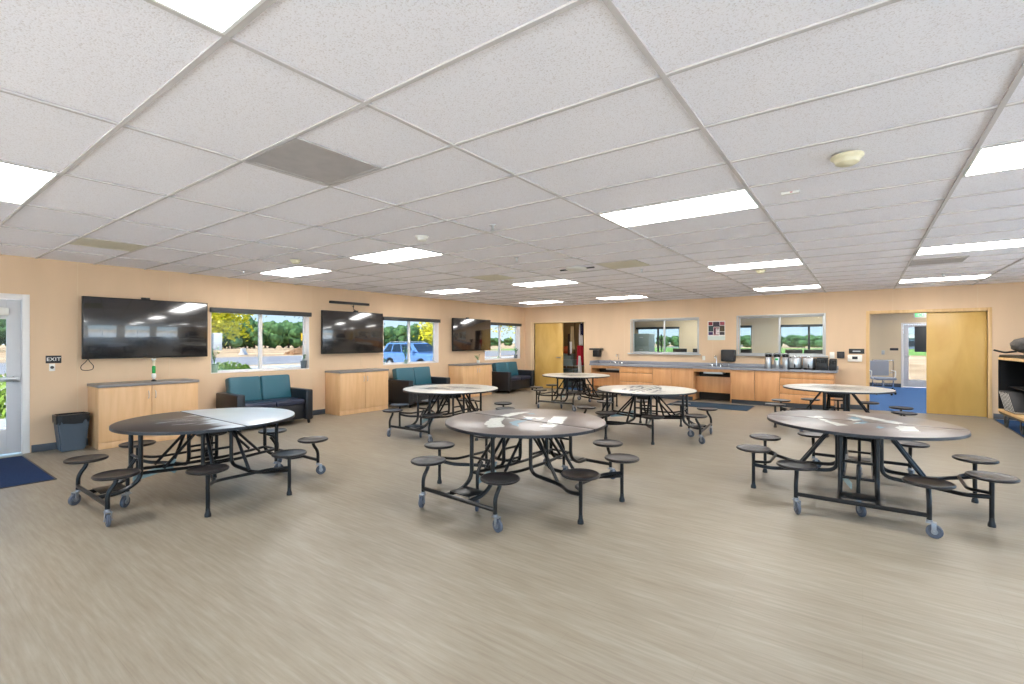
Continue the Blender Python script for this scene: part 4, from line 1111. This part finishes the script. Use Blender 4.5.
for i in range(7):
    p = CARTM @ Vector((.0, -.42-.08*i, Z0+.092))
    o = thing('magazine', 'white and black striped magazine leaning on the cart bottom shelf, %s' % ['first at the far end', 'second from the far end', 'third from the far end', 'middle one', 'third from the near end', 'second from the near end', 'nearest one'][i], 'magazine', p, R(3), 'magazines leaning in the cart')
    Mx = Matrix.Rotation(R(-50), 4, 'X')
    B(0, .38, -.014, .014, .02, .46, bev=.002, M=Mx).build('pages', M_PAPER, o)
    for q in (-1, 1): B(-.004, .384, q*.0175-.0025, q*.0175+.0025, .018, .466, bev=.0005, M=Mx).build('cover', M_SIGNK, o)
t = thing('duffel_bag', 'black soft bag lying on top of the rolling shelf cart', 'bag', CARTM @ Vector((.30, -.72, Z1)), R(3))
MB().sphere((0, 0, .165), 1, 4, (.27, .66, .15), .06, 4).build('bag_body', mat('black_nylon', rgb(52, 54, 56), .55, bump=(30, .4)), t)
MB().tube([(-.15, .40, .06), (-.24, .60, .035), (-.30, .74, .06), (-.33, .80, .075)], .016, 8, .05).build('strap', M_BLACK, t)

# ------------------------------------------------------------------ plants on the window sills
def plant(x, y, z, l, pot, ph, pr, stems, hh, seed, spread=.10, leaf=.035):
    t = thing('potted_plant', l, 'plant', (x, y, z)); rnd = random.Random(seed)
    MB().lathe([(pr*.75, 0), (pr*.8, .004), (pr, ph), (pr*.92, ph), (pr*.9, ph-.01), (.002, ph-.012)], 20).build('pot', pot, t)
    st = MB(); lv = MB()
    for i in range(stems):
        a = rnd.uniform(0, 2*PI); sp = rnd.uniform(.2, 1)*spread; h = hh*rnd.uniform(.6, 1)
        top = Vector((sp*math.cos(a)*.5, sp*math.sin(a), ph+h))
        st.tube([(0, 0, ph-.01), (top.x*.4, top.y*.4, ph+h*.5), top], .003, 6, .03)
        for k in range(6):
            f = .35+.65*k/5; p = Vector((top.x*f, top.y*f, ph+h*f)); b_ = rnd.uniform(0, 2*PI)
            d = Vector((math.cos(b_)*.6, math.sin(b_), rnd.uniform(-.1, .6))).normalized(); s_ = leaf*rnd.uniform(.7, 1.3)
            w = d.cross(Vector((0, 0, 1))).normalized()*s_*.4; n_ = Vector((0, 0, s_*.12))
            a1, a2, a3, a4 = p, p+d*s_*.5+w+n_, p+d*s_*1.2, p+d*s_*.5-w+n_
            m1 = p+d*s_*.5
            lv.quad(a1, a2, a3, m1+n_*-.2); lv.quad(a1, m1+n_*-.2, a3, a4)
    st.build('stem', M_LEAF, t); lv.build('foliage', M_LEAFP, t)
plant(LX-.07, 3.65, HZ0+.014, 'leggy plant in a sage pot on the left end of the first window sill', M_POTG, .15, .065, 7, .33, 1)
plant(LX-.07, 5.30, HZ0+.014, 'small plant in a grey pot on the right end of the first window sill', M_POTD, .16, .06, 4, .12, 2, .06)
plant(LX-.07, 7.33, HZ0+.014, 'tiny green plant on the left end of the middle window sill', M_WHITE, .05, .035, 5, .09, 3, .05)
plant(LX-.07, 7.98, HZ0+.014, 'tall leafy cutting in a pale pot at the middle of the car window sill', M_POTG, .10, .045, 8, .33, 4, .12, .045)
plant(LX-.07, 12.62, HZ0+.014, 'green plant in a grey pot on the right end of the farthest window sill', M_POTD, .12, .06, 7, .24, 5, .08, .05)
plant(LX+.20, 10.42, .892, 'white-flowered plant in a small pot on the farthest cabinet', M_WHITE, .08, .05, 8, .16, 6, .14)

# ------------------------------------------------------------------ outdoors
def ground_mat():
    m = bpy.data.materials.new('outdoor_ground'); m.use_nodes = True
    nt = m.node_tree; b = nt.nodes['Principled BSDF']; tc = nt.nodes.new('ShaderNodeTexCoord')
    def ns(sc, det):
        n = nt.nodes.new('ShaderNodeTexNoise'); n.inputs['Scale'].default_value = sc; n.inputs['Detail'].default_value = det
        nt.links.new(tc.outputs['Object'], n.inputs['Vector']); return n
    n1 = ns(.12, 6)
    r = nt.nodes.new('ShaderNodeValToRGB'); e = r.color_ramp.elements
    e[0].position = .38; e[0].color = rgb(176, 138, 96); e[1].position = .62; e[1].color = rgb(224, 196, 156)
    nt.links.new(n1.outputs['Fac'], r.inputs['Fac'])
    nt.links.new(r.outputs[0], b.inputs['Base Color']); b.inputs['Roughness'].default_value = .95
    return m
GZ = -.2
tag(B(LX-.2, 30, -25, FY-.2, GZ, GZ+.15).build('bounce_slab', mat('bounce_white', rgb(222, 220, 214), .8, noise=((.6, .6, .6), .05, 4)), smooth=False), None, None, kind='structure')  # unseen white slab added to bounce sunlight into the room
tag(B(RX+.2, 30, FY-.2, 20, GZ, GZ+.15).build('bounce_slab_side', mat('bounce_white', rgb(222, 220, 214)), smooth=False), None, None, kind='structure')  # same added bounce surface along the unseen right side
tag(B(-400, 400, -200, 600, GZ-.5, GZ).build('field_ground', ground_mat(), smooth=False), None, None, kind='structure')
tag(B(-34, LX-.2, -20, 60, GZ, GZ+.01).build('paving', mat('pale_concrete', rgb(196, 192, 186), .8, noise=((.6, .6, .6), .08, 4)), smooth=False), None, None, kind='structure')
tag(B(-56, -36, -60, 260, GZ, GZ+.012).build('road', mat('asphalt', rgb(150, 148, 150), .9, noise=((.5, .5, .5), .1, 4)), smooth=False), None, None, kind='structure')
tag(B(-70, 140, 78, 145, GZ, GZ+.02).build('grass', mat('field_grass', rgb(128, 168, 76), .95, noise=((.5, .5, .5), .25, 4)), smooth=False), 'strip of green field grass beyond the office windows', 'grass', kind='stuff')
tag(B(-8, 120, 20.5, 24, GZ, GZ+.02).build('gravel_path', mat('gravel', rgb(206, 186, 156), .95, noise=((3, 3, 3), .15, 4)), smooth=False), None, None, kind='structure')

def canopy_tree(x, y, h, w, l, m, group, seed, name='orchard_tree', parts=5):
    t = thing(name, l, 'tree', (x, y, GZ), 0, group); rnd = random.Random(seed)
    MB().tube([(0, 0, 0), (.1, 0, h*.25), (0, .1, h*.5)], .18, 8, .3, radii=(.28, .14)).build('trunk', M_BARK, t)
    b = MB()
    for i in range(parts):
        b.sphere((rnd.uniform(-.3, .3)*w, rnd.uniform(-.35, .35)*w, h*(.22+.5*i/(parts-1))), w*rnd.uniform(.42, .58), 3 if parts > 5 else 4, (1, 1, rnd.uniform(.7, 1.0)*min(1.3, h/w*.55)), .13, seed*7+i)
    b.build('crown', m, t, ang=180)
    return t
pr = [canopy_tree(0, 0, 8.3, 2.9, '', M_ORCH, 'orchard trees behind the tan field', s, parts=8) for s in (1, 2, 3)]
i = 0
for row, xr in enumerate((-124, -130, -136)):
    for j in range(22):
        o = pr[i] if i < 3 else copy_tree(pr[i % 3])
        o.location = (xr+random.uniform(-.2, .2), 6+row*1.7+j*5.3, GZ); o.rotation_euler = (0, 0, i*1.9)
        s = random.uniform(.92, 1.0); o.scale = (s, s, s*random.uniform(.95, 1.1)); i += 1
        o['label'] = 'dense green orchard tree in the long rows far beyond the left windows'
pr = [canopy_tree(0, 0, 4.1, 3.0, '', M_ORCH, 'distant hedgerow trees beyond the office windows', s, parts=6) for s in (21, 22)]
for i in range(44):
    o = pr[i] if i < 2 else copy_tree(pr[i % 2])
    o.location = (-70+(i//2)*6.0+(i % 2)*3.0, 172+(i % 2)*6, GZ); o.rotation_euler = (0, 0, i*2.3)
    o['label'] = 'distant tree in the hedgerow beyond the office windows and glass door'
pr = [canopy_tree(0, 0, 3.6, 3.6, '', M_ORCH, 'low tree line beyond the farthest left window', s) for s in (31,)]
for i in range(9):
    o = pr[0] if i < 1 else copy_tree(pr[0])
    o.location = (-134+i*1.0, 132+i*6.7, GZ); o.rotation_euler = (0, 0, i*2.3)
    o['label'] = 'low distant tree on the horizon outside the farthest left window'
def leafy_tree(x, y, h, w, l, m, seed, n=1500, leaf=.2, zlo=.35, mb=M_BARK):
    t = thing('leafy_tree', l, 'tree', (x, y, GZ)); rnd = random.Random(seed)
    tr = MB(); tips = []
    tr.tube([(0, 0, 0), (.08, .05, h*.3), (.0, .1, h*.55)], .12, 8, .3, radii=(.13, .06))
    for i in range(16):
        a = rnd.uniform(0, 2*PI); z = h*rnd.uniform(zlo-.1, .5); r = w*rnd.uniform(.5, 1)
        tip = Vector((r*math.cos(a), r*math.sin(a), h*rnd.uniform(zlo, 1.0))); tips.append(tip)
        tr.tube([(0, .05, z), (tip.x*.5, tip.y*.5, (z+tip.z)*.55), tip], .03, 6, .3, radii=(.045, .012))
    tr.build('trunk', mb, t)
    lv = MB()
    for i in range(n):
        c = tips[rnd.randrange(len(tips))]
        if rnd.random() < .5: c = c*rnd.uniform(.5, 1); c.z = max(c.z, h*zlo)
        p = c+Vector((rnd.gauss(0, w*.16), rnd.gauss(0, w*.16), rnd.gauss(0, h*.06)))
        d = Vector((rnd.uniform(-1, 1), rnd.uniform(-1, 1), rnd.uniform(-.6, .6))).normalized(); u = d.orthogonal().normalized(); s_ = leaf*rnd.uniform(.5, 1.2)
        lv.quad(p-d*s_*.5, p+u*s_*.3, p+d*s_*.5, p-u*s_*.3)
    lv.build('foliage', m, t, smooth=False, recalc=False)
leafy_tree(-18.5, 5.9, 4.3, 2.2, 'yellow-leaved tree close outside the first window, upper left', M_LEAFY, 1, 5200, .20, .52)
leafy_tree(-24.2, 8.7, 4.2, 1.7, 'yellow-green tree just behind the yellow tree outside the first window', M_LEAFYG, 2, 1500, .18, .52)
leafy_tree(-34.0, 23.2, 6.4, 3.2, 'darker green tree behind the blue car', M_LEAF, 3, 3600, .32, .30)
leafy_tree(-25.0, 25.4, 5.2, 2.1, 'bright yellow tree outside the car window, right side', M_LEAFY, 4, 3000, .20, .42)
leafy_tree(-15.6, 23.4, 4.3, 2.6, 'thin yellow-leaved tree outside the farthest left window', M_LEAFY, 5, 700, .2, .58)
def bush(x, y, r, h, l, m, seed):
    t = thing('shrub', l, 'shrub', (x, y, GZ)); rnd = random.Random(seed); lv = MB()
    for i in range(900):
        a, q, z = rnd.uniform(0, 2*PI), math.sqrt(rnd.random())*r, rnd.random()**1.2*h
        p = Vector((q*math.cos(a), q*math.sin(a), z*(1-.5*(q/r)**2))); d = Vector((rnd.uniform(-.5, .5), rnd.uniform(-.5, .5), rnd.uniform(.3, 1))).normalized(); u = d.orthogonal().normalized(); s_ = .16*rnd.uniform(.6, 1.3)
        lv.quad(p-d*s_*.5, p+u*s_*.25, p+d*s_*.5, p-u*s_*.25)
    lv.build('foliage', m, t, smooth=False, recalc=False)
    st = MB()
    for i in range(9):
        a = i*.7; st.tube([(0, 0, 0), (r*.3*math.cos(a), r*.3*math.sin(a), h*.5)], .015, 6, 0)
    st.build('stem', M_BARK, t)
bush(-26.0, 11.0, 1.2, .7, 'low green shrub at the paving edge outside the first window', M_LEAFYG, 1)
bush(-22.5, 9.0, .9, .6, 'small green shrub nearer the left end of the first window', M_LEAFP, 2)
bush(-16.0, 2.2, .9, 1.0, 'green shrub seen through the entrance door glass', M_LEAFYG, 3)
bush(-14.8, 18.6, 1.0, .95, 'bright green shrub outside the farthest left window', M_LEAFYG, 4)
# signs and site objects outside the first window
t = thing('sign_post', 'white square sign on a post outside the first window', 'sign', (-15.0, 5.95, GZ), R(-30))
MB().tube([(0, 0, 0), (0, 0, 1.95)], .03, 8, 0).build('post', M_ALU, t); B(-.02, .0, -.26, .26, 1.45, 1.95, bev=.006).build('board', M_PAPER, t)
t = thing('marker_post', 'pink marker post with yellow plate outside the first window', 'marker', (-27.6, 16.1, GZ), R(-30))
MB().tube([(0, 0, 0), (0, 0, 2.0)], .05, 8, 0).build('post', M_PINK, t); B(-.03, .03, -.17, .17, 1.75, 2.25, bev=.05).build('plate', M_YELLOW, t)
for i, (x, y, a) in enumerate(((-46, 27.0, 60), (-44.5, 31.0, 64), (-66, 30.0, 58))):
    t = thing('road_barrier', ['white concrete road barrier outside the first window, left one', 'white concrete road barrier outside the first window, middle one', 'white concrete road barrier outside the first window, farther one'][i], 'barrier', (x, y, GZ), R(a))
    MB().prism([(-.35, 0), (.35, 0), (.32, .15), (.12, .4), (.1, .85), (-.1, .85), (-.12, .4), (-.32, .15)], -1.6, 1.6, 'y', bev=.02).build('block', M_PAPER, t)
t = thing('dirt_mound', 'brown mound of soil in the field outside the first window', 'mound', (-62, 36, GZ-.1)); MB().sphere((0, 0, 0), 1, 4, (1.5, 2.2, .9), .12, 3).build('soil', mat('soil', rgb(150, 112, 78), .95, noise=((2, 2, 2), .2, 4)), t)
# far buildings seen through the office glass door
for i, (x, y) in enumerate(((9.5, 150),)):
    t = thing('farm_shed', ['low blue-grey shed far beyond the office glass door', 'low blue-grey shed far beyond the right interior window'][i], 'building', (x, y, GZ))
    B(-6, 6, -3, 3, 0, 2.6).build('walls', mat('blue_siding', rgb(110, 130, 150), .7), t, smooth=False)
    MB().prism([(-6.3, 2.6), (6.3, 2.6), (6.3, 2.75), (0, 3.6), (-6.3, 2.75)], -3.3, 3.3, 'y').build('roof', mat('pale_roof', rgb(196, 200, 204), .6), t, smooth=False)
    for k in range(3): B(-4.5+k*3.5, -2.9+k*3.5, -3.05, -2.98, .6, 2.0).build('window', M_CARG, t, smooth=False)
# ------------------------------------------------------------------ the blue SUV
t = thing('suv', 'blue SUV parked facing the building outside the middle window', 'car', (-21.2, 19.4, GZ+.012), R(-2))
def arc(cx, cz, r, n=9): return [(cx+r*math.cos(PI-PI*k/n), cz+r*math.sin(PI-PI*k/n)) for k in range(n+1)]
prof = [(-2.28, .38)]+arc(-1.35, .36, .40)+arc(1.38, .36, .40)+[(2.22, .36), (2.30, .55), (2.26, .80), (2.05, .94), (1.1, 1.06), (-2.10, 1.08), (-2.30, 1.0), (-2.33, .65)]
MB().prism(prof, -.90, .90, 'y', bev=.045, seg=3).build('body', M_CARB, t, ang=40)
bm = bmesh.new()
lo = [(-2.24, -.84), (1.12, -.84), (1.12, .84), (-2.24, .84)]; hi = [(-1.92, -.66), (.30, -.64), (.30, .64), (-1.92, .66)]
A = [bm.verts.new((x, y, 1.05)) for x, y in lo]; Bv = [bm.verts.new((x, y, 1.63)) for x, y in hi]
for i in range(4): bm.faces.new((A[i], A[(i+1) % 4], Bv[(i+1) % 4], Bv[i]))
bm.faces.new(A[::-1]); bm.faces.new(Bv); bmesh.ops.bevel(bm, geom=bm.edges[:], offset=.06, segments=3, affect='EDGES')
b = MB(); b._add(bm); b.build('cabin', M_CARB, t, ang=40)
def sidep(s, u, v):   # u: 0 rear..1 front along the side, v: 0 belt..1 roof
    a = Vector((-2.24+u*3.36, s*.84, 1.05)); c = Vector((-1.92+u*2.22, s*(.66-.02*u), 1.63)); p = a+(c-a)*v; p.y += s*.012; p.z += .004; return p
for s in (-1, 1):
    for u0, u1, w0, w1 in ((.07, .27, .12, .28), (.31, .56, .31, .57), (.59, .87, .60, .93)):
        q = MB(); P = [sidep(s, u0, .12), sidep(s, u1, .12), sidep(s, w1, .86), sidep(s, w0, .86)]
        q.quad(*P); o = q.build('side_window', M_CARG, t, smooth=False); md = o.modifiers.new('thickness', 'SOLIDIFY'); md.thickness = .012; md.offset = 0
    MB().box(.72, .92, *sorted((s*.86, s*1.06)), 1.06, 1.22, bev=.04, seg=3).build('mirror', M_CARB, t)
    MB().tube([(-1.75, s*.60, 1.63), (-1.6, s*.60, 1.69), (.0, s*.60, 1.69), (.15, s*.6, 1.64)], .018, 8, .05).build('roof_rail', M_ALU, t)
    for x in (-1.35, 1.38):
        w = MB(); Q = Matrix.Translation((x, s*.80, .36)) @ Matrix.Rotation(PI/2, 4, 'X')
        w.lathe([(.22, -.10), (.33, -.11), (.355, -.07), (.355, .07), (.33, .11), (.22, .10)], 28, (0, 0, 0), Q); o = w.build('wheel', M_TYRE, t)
        h = MB(); h.lathe([(.03, -.115), (.06, -.112), (.22, -.10), (.22, .10), (.06, .112), (.03, .115)], 10, (0, 0, 0), Q); h.build('rim', M_ALU, o)
    for x in (-.95, .15): MB().box(x, x+.22, *sorted((s*.90, s*.93)), .93, .96, bev=.008).build('door_handle', M_CARB, t)
    MB().box(-2.35, -2.20, *sorted((s*.60, s*.86)), .78, 1.0, bev=.03).build('tail_lamp', M_RED, t)
    MB().box(2.10, 2.28, *sorted((s*.5, s*.84)), .70, .84, bev=.03).build('headlamp', M_CHROME, t)
for (xa, za, xb, zb, nm) in ((1.12, 1.05, .30, 1.63, 'windshield'), (-2.24, 1.05, -1.92, 1.63, 'rear_window')):
    d = Vector((xb-xa, 0, zb-za)); nrm = Vector((d.z, 0, -d.x)).normalized()*(.012 if xa > 0 else -.012)
    P = [Vector((xa, y*.76, za))+d*.12+nrm if k < 2 else Vector((xa, y*.60, za))+d*.88+nrm for k, y in enumerate((-1, 1, 1, -1))]
    q = MB(); q.quad(*P); o = q.build(nm, M_CARG, t, smooth=False); md = o.modifiers.new('thickness', 'SOLIDIFY'); md.thickness = .012; md.offset = 0
MB().box(2.2, 2.32, -.55, .55, .45, .62, bev=.02).build('grille', M_BLACK, t)

# ------------------------------------------------------------------ light
w = bpy.data.worlds.new('sky'); bpy.context.scene.world = w; w.use_nodes = True
nt = w.node_tree; bg = nt.nodes['Background']
tc = nt.nodes.new('ShaderNodeTexCoord'); sp = nt.nodes.new('ShaderNodeSeparateXYZ'); rp = nt.nodes.new('ShaderNodeValToRGB')
e = rp.color_ramp.elements; e[0].position = 0; e[0].color = (.66, .80, .90, 1); e[1].position = .6; e[1].color = (.20, .42, .85, 1)
k = e.new(.12); k.color = (.42, .66, .92, 1)
nt.links.new(tc.outputs['Generated'], sp.inputs[0]); nt.links.new(sp.outputs['Z'], rp.inputs['Fac']); nt.links.new(rp.outputs[0], bg.inputs['Color'])
bg.inputs['Strength'].default_value = 4.8
sl = bpy.data.lights.new('sun', 'SUN'); sl.energy = 23; sl.angle = R(.53); sl.color = (1, .95, .88)
so = bpy.data.objects.new('sun', sl); C.objects.link(so)
so.rotation_euler = Vector((0, -.62, .78)).to_track_quat('Z', 'Y').to_euler()

# ------------------------------------------------------------------ camera
cd = bpy.data.cameras.new('camera'); cd.sensor_width = 36; cd.lens = 478.5/1024*36; cd.clip_start = .05; cd.clip_end = 1000
co = bpy.data.objects.new('camera', cd); C.objects.link(co)
co.location = (0, 0, H); co.rotation_euler = (PI/2, 0, .6325)
sc = bpy.context.scene; sc.camera = co
sc.view_settings.view_transform = 'Standard'; sc.view_settings.look = 'None'; sc.view_settings.gamma = 1; sc.view_settings.use_curve_mapping = False
sc.view_settings.exposure = .18
sc.cycles.use_denoising = True
sc.cycles.max_bounces = 8; sc.cycles.diffuse_bounces = 5; sc.cycles.transparent_max_bounces = 12
sc.cycles.sample_clamp_indirect = 6
